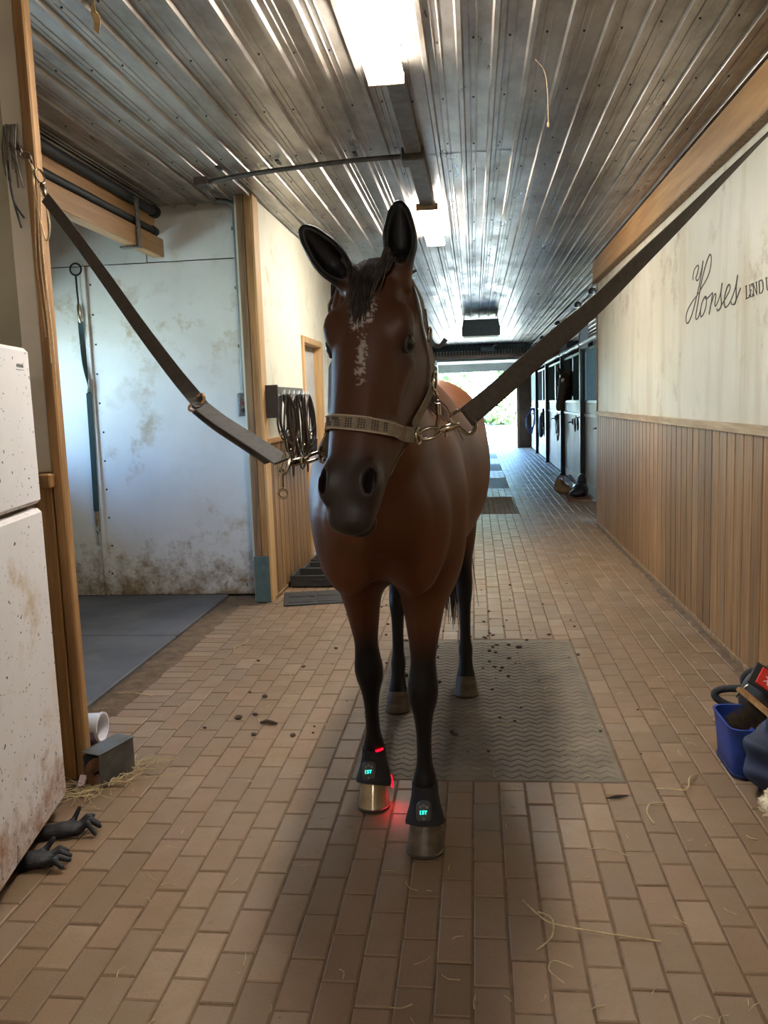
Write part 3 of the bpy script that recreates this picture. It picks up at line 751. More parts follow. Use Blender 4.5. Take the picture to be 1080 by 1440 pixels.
for sx in (-1, 1):
    HF.ell(HP(.165, sx*.082, -.040), (.050, .030, .034), .03, RH)              # brow
    HF.ell(HP(.225, sx*.060, -.200), (.115, .050, .092), .03, RH)              # jowl
    HF.cap(HP(.25, sx*.094, -.085), HP(.37, sx*.076, -.062), .014, .008, .02)   # cheek crest
    HF.ell(HP(.562, sx*.046, -.034), (.044, .026, .034), .025, RH)             # nostril wing
    HF.ell(HP(.205, sx*.106, -.062), (.020, .012, .016), .016, RH, cut=True)   # eye socket
    HF.ell(HP(.09, sx*.085, -.07), (.03, .014, .03), .03, RH, cut=True)        # hollow over the eye
HF.ell(HP(.625, 0, -.128), (.036, .040, .028), .02, RH)                          # chin
HF.ell(HP(.635, 0, -.062), (.036, .048, .032), .02, RH)                          # upper lip
for sx in (-1, 1):
    R2 = np.array([ha*.9+hu*sx*.35, hu*.9*sx, hf]); R2 = np.array([q/np.linalg.norm(q) for q in R2])
    HF.ell(HP(.562, sx*.054, -.018), (.027, .0115, .032), .008, R2, cut=True)  # nostril
    HF.cap(HP(.572, sx*.055, -.095), HP(.655, sx*.02, -.092), .003, .003, .006, cut=True)   # mouth line
# ears
def ear(base, tip, face):
    base, tip = np.array(base), np.array(tip); a = tip-base; L = np.linalg.norm(a); a /= L
    f = np.array(face, float); f -= a*(f@a); f /= np.linalg.norm(f); u = np.cross(a, f)
    HF.loft(base, a, u, f, [(-.03, 0, -.005, .026, .026, 2), (.02*L/.19, 0, 0, .033, .031, 2), (.06*L/.19, 0, 0, .041, .033, 2), (.10*L/.19, 0, 0, .041, .029, 2), (.14*L/.19, 0, -.002, .033, .021, 2), (.17*L/.19, 0, -.004, .025, .013, 2), (.188*L/.19, 0, -.005, .013, .007, 2)], .022, (.02, .006), mar=.05)
    HF.loft(base, a, u, f, [(.03*L/.19, 0, .030, .016, .016, 2), (.06*L/.19, 0, .026, .026, .028, 2), (.10*L/.19, 0, .022, .026, .025, 2), (.14*L/.19, 0, .017, .018, .018, 2), (.17*L/.19, 0, .012, .008, .010, 2)], .008, (.012, .006), mar=.04, cut=True)
EAR_R = (HP(.035, -.068, -.045), np.array((-.400, 2.045, 1.925))); EAR_L = (HP(.015, .064, -.045), np.array((-.168, 2.065, 1.975)))
ear(*EAR_R, (.05, -1, .1)); ear(*EAR_L, (.12, -1, .1))

V, F = HF.nets()
hcol = np.zeros((len(V), 3))
c_ = lambda r, g, b: np.array(lin(r, g, b)[:3])
def sst(x, a, b): t = np.clip((x-a)/(b-a), 0, 1); return t*t*(3-2*t)
rng = np.random.default_rng(5)
nz_ = rng.random(len(V))
bay, red, dk, blk = c_(96, 56, 33), c_(126, 74, 40), c_(62, 36, 22), c_(12, 10, 10)
x, y, z = V.T
hcol[:] = bay
w = sst(y, 3.2, 4.2)[:, None]*sst(z, 1.1, 1.5)[:, None]; hcol = hcol*(1-w)+red*w
D = V-PO; hs, hu_, hv = D@ha, D@hu, D@hf
w = (sst(hs, -.02, .1)*(hv > -.33)*(y < 2.3))[:, None]*.55; hcol = hcol*(1-w)+c_(78, 49, 34)*w      # face a little darker
legw = 1-sst(z, .60, .80)
legw = np.maximum(legw, (y > 3.6)*(1-sst(z, .62, .86))); legw = legw[:, None]; hcol = hcol*(1-legw)+blk*legw
w = (sst(hs, .44, .56)*(y < 2.1)*(z < 1.5))[:, None]; hcol = hcol*(1-w)+c_(52, 42, 38)*w
for base, tip in (EAR_R, EAR_L):
    a = tip-base; L = np.linalg.norm(a); a = a/L; t = (V-base)@a; rr = np.linalg.norm((V-base)-t[:, None]*a, axis=1)
    w = (sst(t, -.02, .03)*(rr < .065)*(t < L+.03))[:, None]; hcol = hcol*(1-w)+blk*w
for sx in (-1, 1):
    w = np.exp(-(((hs-.205)/.045)**2+((hu_-sx*.1)/.03)**2+((hv+.06)/.04)**2))[:, None]*.8; hcol = hcol*(1-w)+blk*w
for sx in (-1, 1):
    w = np.exp(-(((hs-.562)/.022)**2+((hu_-sx*.054)/.011)**2+((hv+.025)/.03)**2))[:, None]*(y < 2.1)[:, None]; hcol = hcol*(1-w)+c_(14, 11, 11)*w
front = (hv > -.05)*(y < 2.25)
nn = np.sin(hs*210+hu_*90)*.5+np.sin(hu_*330+hs*70)*.5
st = sst(1.25-np.sqrt(((hs-.140)/.050)**2+((hu_+.004)/.025)**2)+nn*.18+(nz_-.5)*.7, -.05, .35)*front*.85
st = np.maximum(st, sst(1-np.sqrt(((hs-.275)/.06)**2+((hu_-.010)/.013)**2)+nn*.3+(nz_-.5)*1.1, .05, .7)*front*.6)
st = st[:, None]; hcol = hcol*(1-st)+c_(214, 204, 196)*st
hcol *= (1+.10*(nz_[:, None]-.5))*(.80-.1*(y < 2.4)[:, None]*(1-st))
me = bpy.data.meshes.new('horse_body')
me.vertices.add(len(V)); me.vertices.foreach_set('co', (V-np.array((-.27, 3.4, 0))).astype(np.float32).ravel())
me.loops.add(F.size); me.polygons.add(len(F)); me.loops.foreach_set('vertex_index', F.astype(np.int32).ravel())
me.polygons.foreach_set('loop_start', np.arange(0, F.size, 4, dtype=np.int32)); me.update(calc_edges=True); me.validate()
at = me.color_attributes.new('coat', 'FLOAT_COLOR', 'POINT'); at.data.foreach_set('color', np.concatenate([hcol, np.ones((len(V), 1))], 1).astype(np.float32).ravel())
me.shade_smooth()
hm = bpy.data.materials.new('bay_coat'); hm.use_nodes = True; N_, L_ = hm.node_tree.nodes, hm.node_tree.links; b_ = N_['Principled BSDF']
an = N_.new('ShaderNodeAttribute'); an.attribute_name = 'coat'; L_.new(an.outputs['Color'], b_.inputs['Base Color'])
b_.inputs['Roughness'].default_value = .48; b_.inputs['Specular IOR Level'].default_value = .3; b_.inputs['Sheen Weight'].default_value = .0; b_.inputs['Sheen Roughness'].default_value = .4
tc_ = N_.new('ShaderNodeTexCoord'); mp_ = N_.new('ShaderNodeMapping'); mp_.inputs['Scale'].default_value = (1, 1, .25); nz2 = N_.new('ShaderNodeTexNoise'); nz2.inputs['Scale'].default_value = 240; nz2.inputs['Detail'].default_value = 3
bp_ = N_.new('ShaderNodeBump'); bp_.inputs['Strength'].default_value = .18; bp_.inputs['Distance'].default_value = .003
L_.new(tc_.outputs['Object'], mp_.inputs[0]); L_.new(mp_.outputs[0], nz2.inputs['Vector']); L_.new(nz2.outputs['Fac'], bp_.inputs['Height']); L_.new(bp_.outputs[0], b_.inputs['Normal'])
me.materials.append(hm)
horse = thing('horse', 'bay horse with a white star standing haltered in the brick aisle', 'horse', (-.27, 3.4, 0))
link('body', me, horse)
# eyes
eye_m = M('horse_eye', lin(14, 9, 8), rough=.10, spec=.5)
lid_m = M('dark_eyelid', lin(40, 28, 22), rough=.5)
for sx in (-1, 1):
    p = HP(.205, sx*.090, -.060); MB().sphere(p, .0215, 16, 10).build('eye', eye_m, horse, True)
    on = (hu*sx*.93+hf*.28); on /= np.linalg.norm(on); ow = np.cross(on, ha); ow /= np.linalg.norm(ow)
    if ow@hf < 0: ow = -ow
    for nm, a0, a1, rr_ in (('upper_eyelid', -10, 190, .0052), ('lower_eyelid', 190, 350, .0040)):
        pts = [p+ha*(.0245*math.cos(math.radians(q)))+ow*(.0165*math.sin(math.radians(q))+.001)+on*(.0150-.010*abs(math.cos(math.radians(q)))) for q in range(a0, a1+1, 20)]
        MB().tube(pts, rr_, 6).build(nm, lid_m, horse, True)
# hooves with shoes
hoof_l = [M('hoof_horn_brown', lin(98, 84, 66), lin(66, 54, 42), 14, .45, bump=.2, st=(1, 1, 3)), M('hoof_horn_polished', lin(168, 150, 120), lin(140, 118, 88), 9, .22, .35)]
shoe_m = M('worn_shoe_iron', lin(92, 82, 70), rough=.45, metal=.8)
def hoof(xc, yc, topx, topy, ht, m, k=1.):
    rings = []
    for z, s, t in ((.008, 1.0, 0), (.03, .955, .24), (.06, .89, .56), (.085, .83, .82), (ht, .80, 1.0)):
        cx, cy = xc+(topx-xc)*t, yc+(topy-yc)*t; ring = []
        for q in range(24):
            a = 2*math.pi*q/24; ca, sa = math.cos(a), math.sin(a)
            rx, ry = .0625*k*s, (.068 if sa < 0 else .056)*k*s
            zz = z-(.018*(sa+1)*t*.7); ring.append((cx+rx*ca, cy+ry*sa*(1 if sa < 0 else .92), zz))
        rings.append(ring)
    h = MB().loft(rings).build('hoof', m, horse, True)
    pts = [(xc+.060*k*math.cos(a), yc+(.066 if math.sin(a) < 0 else .054)*k*math.sin(a), .006) for a in (math.radians(-250+320*q/18+90-75) for q in range(19))]
    MB().tube(pts, .0065, 6).build('horseshoe', shoe_m, h, True)
for (T, m, k) in ((LEG_RF, hoof_l[1], .96), (LEG_LF, hoof_l[0], 1.0), (LEG_LH, hoof_l[0], .98), (LEG_RH, hoof_l[0], .98)):
    z, lx, ly = T[-1][:3]; hoof(lx, ly-.035, lx, ly, .098, m, k)
# hair
hair_m = M('black_hair', lin(24, 20, 18), lin(40, 32, 27), 30, .38)
grey_hair = M('forelock_hair', lin(22, 18, 16), lin(58, 50, 46), 40, .4)
hr = random.Random(9)
fk = MB()
for i in range(330):                                                     # forelock, tapering to a point on the forehead
    u0 = hr.gauss(0, .032); L = max(.06, hr.uniform(.08, .205)*(1-abs(u0)*6))
    u1 = u0*.35+hr.gauss(-.004, .010); pts = []
    for q in range(6):
        t = q/5; s = -.012+t*(L+.012); o = HP(s, u0+(u1-u0)*t, -.1); p = HF.hit(o, hf, .004+.013*math.sin(math.pi*min(t*1.1, 1))*hr.uniform(.5, 1.2), .3)
        if p is None: continue
        pts.append(p)
    if len(pts) > 3: fk.tube(pts, [.0030, .0030, .0028, .0024, .0018, .0008][:len(pts)], 4)
o = fk.build('forelock', grey_hair, horse, True); o['kind'] = 'stuff'
mn = MB()
for i in range(420):
    t = hr.random(); c = nb+na*(t*NL*1.02)+nv*(.30+(.125-.30)*t-.02); side = hr.choice((-1, -1, -1, 1)); L = hr.uniform(.06, .16)
    p0 = Vector(c)+Vector((hr.gauss(0, .008), 0, 0)); pts = [p0]
    for q in range(1, 6):
        g = q/5; pts.append(Vector(c)+Vector(nu)*side*(.03+.06*math.sin(g*1.5))*min(1, g*2)+Vector((0, hr.gauss(0, .004), .022*math.sin(g*3.1)-L*g*g)))
    pts2 = []
    for p in pts:
        while HF.at(p) < .004: p = p+HF.nrm(p)*.006
        pts2.append(p)
    mn.tube(pts2, [.004, .004, .0036, .003, .002, .001], 4)
o = mn.build('mane', hair_m, horse, True); o['kind'] = 'stuff'
tl = MB()
for i in range(240):
    a0, b0 = hr.gauss(0, .018), hr.gauss(0, .018); sx_, sy_ = .075+hr.gauss(0, .032), hr.gauss(0, .045); L = hr.uniform(.80, 1.20)
    pts = [(-.225+a0*.6, 4.50+b0*.5, 1.47+b0), (-.222+a0, 4.60+b0, 1.44), (-.218+a0+sx_*.3, 4.655+b0+sy_*.3, 1.28), (-.214+a0+sx_*.7, 4.65+sy_*.8, 1.44-L*.6), (-.208+a0+sx_, 4.62+sy_, 1.44-L)]
    tl.tube(spline(pts, 3), [.0045]*9+[.0035, .003, .002, .0012], 4)
o = tl.build('tail', hair_m, horse, True); o['kind'] = 'stuff'

# ================================================================== TACK ON THE HORSE
web = M('tan_nylon_webbing', lin(138, 124, 104), lin(112, 98, 80), 60, .75, bump=.4, bscale=400)
webd = M('dark_woven_pattern', lin(62, 52, 42), rough=.8)
blkweb = M('black_nylon_webbing', lin(74, 65, 55), lin(58, 50, 43), 60, .65, bump=.4, bscale=420)
brass = M('worn_nickel', lin(196, 184, 164), lin(150, 138, 118), 40, .25, 1.)
def face_pt(s, phi, off=.004):
    """point on the head surface: phi in degrees, 0 = animal's left side, 90 = front of the face"""
    c = HP(s, 0, -.10 if s < .42 else -.08); d = hu*math.cos(math.radians(phi))+hf*math.sin(math.radians(phi))
    return HF.hit(c, d, off, .4)
def side_pt(s, v, sx, off=.005): return HF.hit(HP(s, 0, v), hu*sx, off, .3)
ctr = lambda p: (Vector(HP(float((np.array(p)-PO)@ha), 0, -.10)))
def wrap(pts): return [HF.nrm(p) if abs(HF.at(p)) < .05 else (p-ctr(p)).normalized() for p in pts]
halter = thing('halter', 'tan woven nylon halter with dark bar pattern on the bay horse head', 'halter', tuple(HP(.4, 0, -.1)))
RL, RR = Vector((-.350, 1.835, 1.375)), Vector((-.112, 1.925, 1.418))
ring_l = side_pt(.44, -.13, -1, .012); ring_r = side_pt(.40, -.15, 1, .012)
RR = ring_r+Vector((.016, 0, -.004)); RL = ring_l+Vector((-.026, 0, -.012))
nb_pts = [face_pt(.405+.030*math.sin(math.radians(max(0, ph+24)))*1., ph, .005) for ph in range(-22, 204, 9)]
k0 = len(nb_pts); s_l = [(.43, 190), (.435, 197)]
nb_s = spline([RR]+nb_pts[1:-1]+[RL], 2)
o = MB().ribbon(nb_s, [(-1)*0 or (p-ctr(p)).normalized() for p in nb_s], .036, .004).build('noseband', web, halter)
pm = MB()
for ph in range(30, 176, 4):
    if (ph//4) % 5 in (0, 4): continue
    s0 = .405+.030*math.sin(math.radians(max(0, ph+24)))
    for ds in (-.009, -.003, .003, .009):
        p = face_pt(s0+ds, ph, .0075); p2 = face_pt(s0+ds, ph+2.2, .0075); pm.ribbon([p, p2], [HF.nrm(p), HF.nrm(p2)], .0038, .0015)
pm.build('woven_bars', webd, o)
pm = MB()
for e in (-.0165, .0165):
    q = []
    for ph in range(0, 186, 6): q.append(face_pt(.405+.030*math.sin(math.radians(max(0, ph+24)))+e, ph, .0075))
    pm.ribbon(q, [HF.nrm(p) for p in q], .003, .002)
pm.build('edge_binding', M('pale_binding', lin(168, 152, 130), rough=.8), o)
for sx, R in ((1, RR), (-1, RL)):
    c1 = [side_pt(s, v, sx, .006) for s, v in ((.375, -.165), (.33, -.185), (.285, -.20), (.245, -.205))]
    c1 = spline([R]+c1, 4); MB().ribbon(c1, wrap(c1), .032, .004).build('cheek_strap', web, halter)
    c2 = [side_pt(s, v, sx, .006) for s, v in ((.225, -.205), (.18, -.19), (.13, -.165), (.08, -.14), (.035, -.115))]
    c2 = spline(c2+[HF.hit(HP(-.01, 0, -.10), hu*sx+hf*.0-ha*.8, .006, .3), HF.hit(HP(-.02, 0, -.11), -ha+hu*sx*.15, .008, .3)], 4)
    MB().ribbon(c2, wrap(c2), .026, .004).build('crown_strap', web, halter)
    pr = side_pt(.235, -.205, sx, .008); Rm = Matrix((hu*sx, hf, -ha)).transposed().to_3x3() if False else Matrix.Identity(3)
    tq = Matrix([list(np.array(ha)), list(np.array(hf)), list(np.array(hu))]).transposed()
    MB().torus(pr, .020, .0035, tq, 18, 6, (1.25, .8)).build('square_ring', brass, halter, True)
    jw = [side_pt(.40, -.19, sx, .006), side_pt(.45, -.185, sx, .006), HF.hit(HP(.50, 0, -.1), -hf+hu*sx*.6, .006, .3), HF.hit(HP(.52, 0, -.1), -hf+hu*sx*.02, .006, .3)]
    jw = spline([R]+jw, 4); MB().ribbon(jw, wrap(jw), .014, .004).build('chin_strap', web, halter)
    MB().torus(R, .019, .0038, tq, 20, 8).build('halter_ring', brass, halter, True)
# throat snap hanging at the near side, and loose strap end curling out
tp0 = side_pt(.245, -.215, 1, .012)
MB().torus(tp0+Vector((.004, 0, -.022)), .012, .003, rot('Y', 70), 14, 6, (1, 1.5)).build('throat_ring', brass, halter, True)
MB().tube([tp0+Vector((.006, 0, -.042)), tp0+Vector((.007, .002, -.07))], .007, 8).tube([tp0+Vector((.007, .002, -.07)), tp0+Vector((.0, .012, -.105)), tp0+Vector((-.012, .03, -.13))], .0045, 8).build('throat_snap', brass, halter, True)
e0 = side_pt(.10, -.15, 1, .01); q = spline([e0+Vector((-.004, 0, .03)), e0+Vector((.002, 0, -.02)), e0+Vector((.016, -.005, -.055)), e0+Vector((.034, -.01, -.062)), e0+Vector((.048, -.012, -.045))], 4)
MB().ribbon(q, [(0, -1, .2)]*len(q), .011, .005).build('strap_end', M('black_leather', lin(34, 28, 26), rough=.45), halter)
bk = side_pt(.13, -.165, 1, .010); MB().torus(bk, .017, .003, tq, 16, 6, (1.2, .8)).build('buckle', brass, halter, True)

def snap(name, p, q, parent, m=brass):
    """swivel snap from strap eye p to ring q"""
    p, q = Vector(p), Vector(q); d = (q-p); L = d.length; d.normalize(); n = d.orthogonal().normalized(); b = d.cross(n)
    mb = MB().tube([p+d*L*a for a in (0, .12, .16, .42, .46, .52)], [.0055, .0065, .009, .009, .0065, .0055], 10)
    hk = [p+d*L*.5+n*.0]+[p+d*L*(.78+.30*math.cos(a)*-1)+n*(.017*math.sin(a)) for a in (math.radians(v) for v in range(0, 331, 30))]
    mb.tube(hk, .0042, 8); mb.lathe([(.005, -.012), (.005, .0)], p+d*L*.35+n*.012, 8)
    return mb.build(name, m, parent, True)
def frame_ring(name, c, d, w, h, parent, r=.0035, m=brass, nrm=(0, -1, 0.2)):
    d = Vector(d).normalized(); nv_ = Vector(nrm); s = d.cross(nv_).normalized()
    pts = [Vector(c)+d*x+s*y for x, y in ((-h, -w), (-h, w), (h*.5, w), (h, w*.4), (h, -w*.4), (h*.5, -w))]
    return MB().tube(spline(pts, 3, True), r, 6, closed=True).build(name, m, parent, True)
# near-post tie
ct = thing('cross_tie', 'black webbing cross-tie from the wash-stall post to the halter', 'strap', (-1.573, 3.072, 2.33), 'cross-ties holding the horse')
TL = [(-1.545, 3.045, 2.29), (-1.349, 2.841, 2.109), (-1.159, 2.644, 1.923), (-.979, 2.459, 1.742), (-.821, 2.295, 1.594), (-.72, 2.192, 1.508)]
q = spline(TL, 6); n = len(q); nr = []
for i in range(n):
    t = i/(n-1); a = math.radians(-62+40*t+70*max(0, t-.8)/.2); nr.append((math.sin(a)*.7, -math.cos(a), .55))
MB().ribbon(q, nr, .040, .0032).build('webbing', blkweb, ct)
q2 = spline([(-.735, 2.207, 1.515), (-.66, 2.13, 1.474), (-.58, 2.05, 1.437), (-.505, 1.969, 1.404), (-.444, 1.905, 1.376)], 5)
nr2 = [(.25, -.62, .75)]*len(q2)
MB().ribbon(q2, nr2, .044, .005).build('doubled_webbing', blkweb, ct)
MB().ribbon([p-Vector((0, .004, .016)) for p in q2[:-3]], nr2[:-3], .040, .004).build('inner_webbing', blkweb, ct)
frame_ring('adjuster_buckle', (-.742, 2.214, 1.518), (.7, -.7, -.5), .024, .016, ct, .004, M('copper_buckle', lin(206, 160, 118), rough=.3, metal=1.))
frame_ring('end_loop', (-.436, 1.897, 1.370), (.7, -.7, -.1), .022, .014, ct, .0045)
snap('snap_hook', (-.432, 1.893, 1.369), RL+Vector((-.004, 0, -.002)), ct)
snap('top_snap', (-1.545, 3.045, 2.295), (-1.592, 3.10, 2.40), ct)
MB().tube([(-.445, 1.90, 1.358), (-.447, 1.902, 1.33), (-.447, 1.902, 1.315)], .004, 6).torus((-.447, 1.902, 1.30), .010, .003, rot('X', 90), 12, 6).build('spare_chain', brass, ct, True)
# far-wall tie
ct2 = thing('cross_tie', 'dark webbing cross-tie rising from the halter to the lettered wall', 'strap', (-.038, 1.994, 1.443), 'cross-ties holding the horse')
TRt = [(-.020, 2.010, 1.460), (.057, 2.072, 1.52), (.139, 2.14, 1.588), (.225, 2.211, 1.659), (.325, 2.294, 1.74), (.453, 2.4, 1.858), (.591, 2.514, 1.983), (.738, 2.636, 2.12), (.897, 2.767, 2.266), (1.068, 2.909, 2.425), (1.254, 3.062, 2.603), (1.38, 3.167, 2.725)]
q = spline(TRt, 5); n = len(q); nr = []
for i in range(n):                                     # the strap twists from flat to edge-on as it climbs
    t = i/(n-1); a = math.radians(6+76*min(1, max(0, (t-.22)/.5))); tg = (q[min(i+1, n-1)]-q[max(i-1, 0)]).normalized(); vw = (Vector((0, 0, 1.5))-q[i]).normalized()
    n0 = (vw-tg*vw.dot(tg)).normalized(); nr.append(n0*math.cos(a)+tg.cross(n0)*math.sin(a))
MB().ribbon(q, nr, .050, .0035).build('webbing', blkweb, ct2)
q = spline([(-.018, 2.010, 1.465), (.057, 2.070, 1.523), (.139, 2.138, 1.591), (.25, 2.230, 1.682)], 4)
MB().ribbon([p+Vector((.0, -.006, .0)) for p in q], [nr[0]]*len(q), .046, .003).build('doubled_webbing', blkweb, ct2)
frame_ring('end_loop', (-.024, 2.005, 1.452), (.7, .4, .6), .028, .018, ct2, .005)
snap('snap_hook', (-.036, 1.995, 1.444), RR+Vector((.006, 0, 0)), ct2)
snap('top_snap', (1.378, 3.165, 2.723), (1.425, 3.205, 2.768), ct2)

# therapy boots on both front pasterns
neo = M('black_neoprene', lin(24, 23, 27), lin(17, 16, 19), 50, .75, bump=.3, bscale=300)
devm = M('grey_control_case', lin(74, 72, 72), lin(64, 62, 62), 20, .4)
btn = M('grey_button', lin(118, 116, 112), rough=.5)
cyan = M('lit_display', lin(0, 40, 34), rough=.4, emit=lin(40, 255, 214), estr=1.1)
redl = M('lit_red_led', lin(120, 0, 10), rough=.4, emit=(1, .002, .012, 1), estr=1.0)
def text_mesh(name, s, size, m, mat4, parent, depth=.0006):
    c = bpy.data.curves.new('t', 'FONT'); c.body = s; c.size = size; c.align_x = 'CENTER'; c.align_y = 'CENTER'; c.extrude = depth; c.resolution_u = 3; c.offset = 0
    o = bpy.data.objects.new('t', c); COL.objects.link(o); dg = bpy.context.evaluated_depsgraph_get()
    me = bpy.data.meshes.new_from_object(o.evaluated_get(dg)); bpy.data.objects.remove(o); bpy.data.curves.remove(c)
    off = org(parent); me.transform(Matrix.Translation(-off)@mat4); me.name = name; me.materials.clear(); me.materials.append(m)
    return link(name, me, parent)
def lg(T, z):
    A = np.array(T)[::-1]; return [float(np.interp(z, A[:, 0], A[:, i])) for i in (1, 2, 3, 4)]
def boot(T, label, cx_dev, lobes, side):
    x0, y0, _, _ = lg(T, .14); t_ = thing('therapy_boot', label, 'boot', (x0, y0, .09), 'therapy boots on the front legs')
    rings = []
    for z, e, ey in ((.205, .006, .006), (.19, .009, .009), (.165, .013, .013), (.135, .018, .018), (.11, .020, .021), (.092, .021, .022), (.084, .017, .018)):
        x, y, rx, ry = lg(T, z); r = []
        for q in range(28):
            a = 2*math.pi*q/28; dz = 0
            if z < .12: dz = -.016*math.sin(a)*1-.012*max(0, math.cos(a*1-lobes))**6
            r.append((x+(rx+e)*math.cos(a), y-.006+(ry+ey)*math.sin(a), z+dz*(.12-z)/.03 if z < .12 else z))
        rings.append(r)
    MB().loft(rings).build('cuff', neo, t_, True)
    x, y, rx, ry = lg(T, .135); fy = y-ry-.028
    D = Matrix.Translation(Vector((x+cx_dev, fy, .140)))@Matrix.Rotation(math.radians(side), 4, 'Z')@Matrix.Rotation(math.radians(78), 4, 'X')
    def rr(w, h, r, z): 
        o = []
        for cx, cy, a0 in ((w-r, h-r, 0), (-w+r, h-r, 90), (-w+r, -h+r, 180), (w-r, -h+r, 270)):
            for k in range(5): a = math.radians(a0+22.5*k); o.append(D@Vector((cx+r*math.cos(a), cy+r*math.sin(a), z)))
        return o
    u_ = MB().loft([rr(.0235, .035, .019, -.012), rr(.0255, .037, .021, -.004), rr(.0255, .037, .021, .004), rr(.022, .0335, .018, .0085)]).build('control_unit', devm, t_, True)
    for bx, by in ((-.011, .018), (0, .023), (.011, .018), (0, -.022)):
        MB().lathe([(.0048, 0), (.0048, .0095), (.003, .011)], (0, 0, 0), 10).build('b', btn, u_) if False else None
        m = MB(); m.loft([[D@Vector((bx+r*math.cos(a), by+r*math.sin(a), z)) for a in (2*math.pi*k/10 for k in range(10))] for r, z in ((.0052, .006), (.0052, .0098), (.0035, .0108))]); m.build('button', btn, u_)
    text_mesh('display_digits', 'ST', .0165, cyan, D@Matrix.Translation((.0025, 0, .0093)), u_, .0008)
    m = MB()
    for a_, b_, c_1, d_ in ((-.0125, -.0115, -.006, .006), (-.0125, -.009, .005, .006), (-.0125, -.009, -.006, -.005)):
        m.loft([[D@Vector((px, py, z)) for px, py in ((a_, c_1), (b_, c_1), (b_, d_), (a_, d_))] for z in (.008, .0098)])
    m.build('battery_mark', cyan, u_)
    return t_
b1 = boot(LEG_RF, 'black therapy boot showing a red glow, on the polished hoof', -.012, -.4, 4)
b2 = boot(LEG_LF, 'black therapy boot without red glow, on the brown hoof placed ahead', .0, 9, 0)
x, y, rx, ry = lg(LEG_RF, .2)
m = MB()
for a0, a1 in ((-72, -28),):
    p = [(x+(rx+.004)*math.cos(math.radians(a)), y-.006+(ry+.004)*math.sin(math.radians(a)), .207) for a in range(a0, a1+1, 6)]
    m.tube(p, .0045, 6)
m.build('led_strip', redl, b1)
m = MB(); m.tube([(x+.060, y+.01, .085), (x+.066, y-.008, .06), (x+.067, y-.012, .045)], .004, 6); m.build('lower_led', redl, b1)
rl = bpy.data.lights.new('led_glow', 'SPOT'); rl.energy = .16; rl.color = (1, .02, .06); rl.spot_size = math.radians(110); rl.spot_blend = 1.; rl.shadow_soft_size = .012
ro = bpy.data.objects.new('led_glow', rl); COL.objects.link(ro); ro.location = (x+.080, y-.045, .085); ro.parent = None
ro.rotation_euler = Vector((.02, .55, 1)).to_track_quat('Z', 'Y').to_euler()

# ================================================================== STALL ROW BEYOND THE LETTERED WALL
grill_m = M('dark_green_steel', lin(38, 62, 64), lin(28, 46, 50), 6, .4, .3)
sx0 = 1.74
posts = [13.6, 16.65, 20.1, 23.4]
edges = [10.25]+posts+[26.3]
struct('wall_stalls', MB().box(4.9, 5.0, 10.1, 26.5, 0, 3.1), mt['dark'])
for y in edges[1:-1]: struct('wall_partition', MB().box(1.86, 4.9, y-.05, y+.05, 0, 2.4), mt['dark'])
sbm = {}
front_lab = ['stall front nearest the lettered wall, pale boards under a dark green grille', 'stall front where a horse looks out over the pale boards', 'stall front with bridles hung on the post before it', 'stall front hung with a dark blanket bag, second from the end', 'endmost stall front by the brown end wall']
for i in range(5):
    a, b = edges[i]+.075, edges[i+1]-.075
    t_ = thing('horse_stall', front_lab[i], 'stall', (sx0, (a+b)/2, 0), 'stall fronts along the aisle')
    mid = (a+b)/2
    n = int((b-a)/.155); w = (b-a)/n
    key = round(w, 4)
    if key not in sbm:
        h = w/2-.002; sbm[key] = MB().prism([(0, -h), (-.012, -h+.004), (-.012, h-.004), (0, h), (.02, h), (.02, -h)], 'z', .17, 1.2).mesh('board', mt['stallboard'])
    for k in range(n): link('board', sbm[key], t_, (sx0, a+w*(k+.5), 0))
    MB().box(sx0-.02, sx0+.03, a, b, .02, .18, .004).build('kick_board', mt['stallboard'], t_)
    MB().box(sx0-.03, sx0+.03, a, b, 1.19, 1.235, .004).build('lower_rail', mt['white'], t_)
    MB().box(sx0-.01, sx0+.03, a, b, 1.235, 1.40, .004).build('band_board', mt['stallboard'], t_)
    gap = (14.9, 15.75) if i == 1 else None
    for (p, q) in ((a, mid-.02), (mid+.02, b)):
        f = MB().box(sx0-.02, sx0+.02, p, q, 1.40, 1.44).box(sx0-.02, sx0+.02, p, q, 2.19, 2.23).box(sx0-.02, sx0+.02, p, p+.05, 1.44, 2.19).box(sx0-.02, sx0+.02, q-.05, q, 1.44, 2.19).build('grille_frame', grill_m, t_)
        y = p+.1; k = 0; br = MB()
        while y < q-.06:
            if not (gap and gap[0] < y < gap[1]): br.tube([(sx0, y, 1.42), (sx0, y, 2.21)], .011, 6)
            y += .085
        br.build('grille_bars', grill_m, f)['kind'] = 'stuff'
    MB().tube([(sx0-.07, a, 2.31), (sx0-.07, b, 2.31)], .035, 10).build('door_track', mt['white'], t_, True)
    MB().box(sx0-.045, sx0-.02, mid-.06, mid-.03, 1.02, 1.12).tube([(sx0-.03, mid-.05, 1.06), (sx0-.09, mid-.05, 1.06), (sx0-.1, mid+.04, 1.05)], .012, 6).build('latch', mt['iron'], t_)
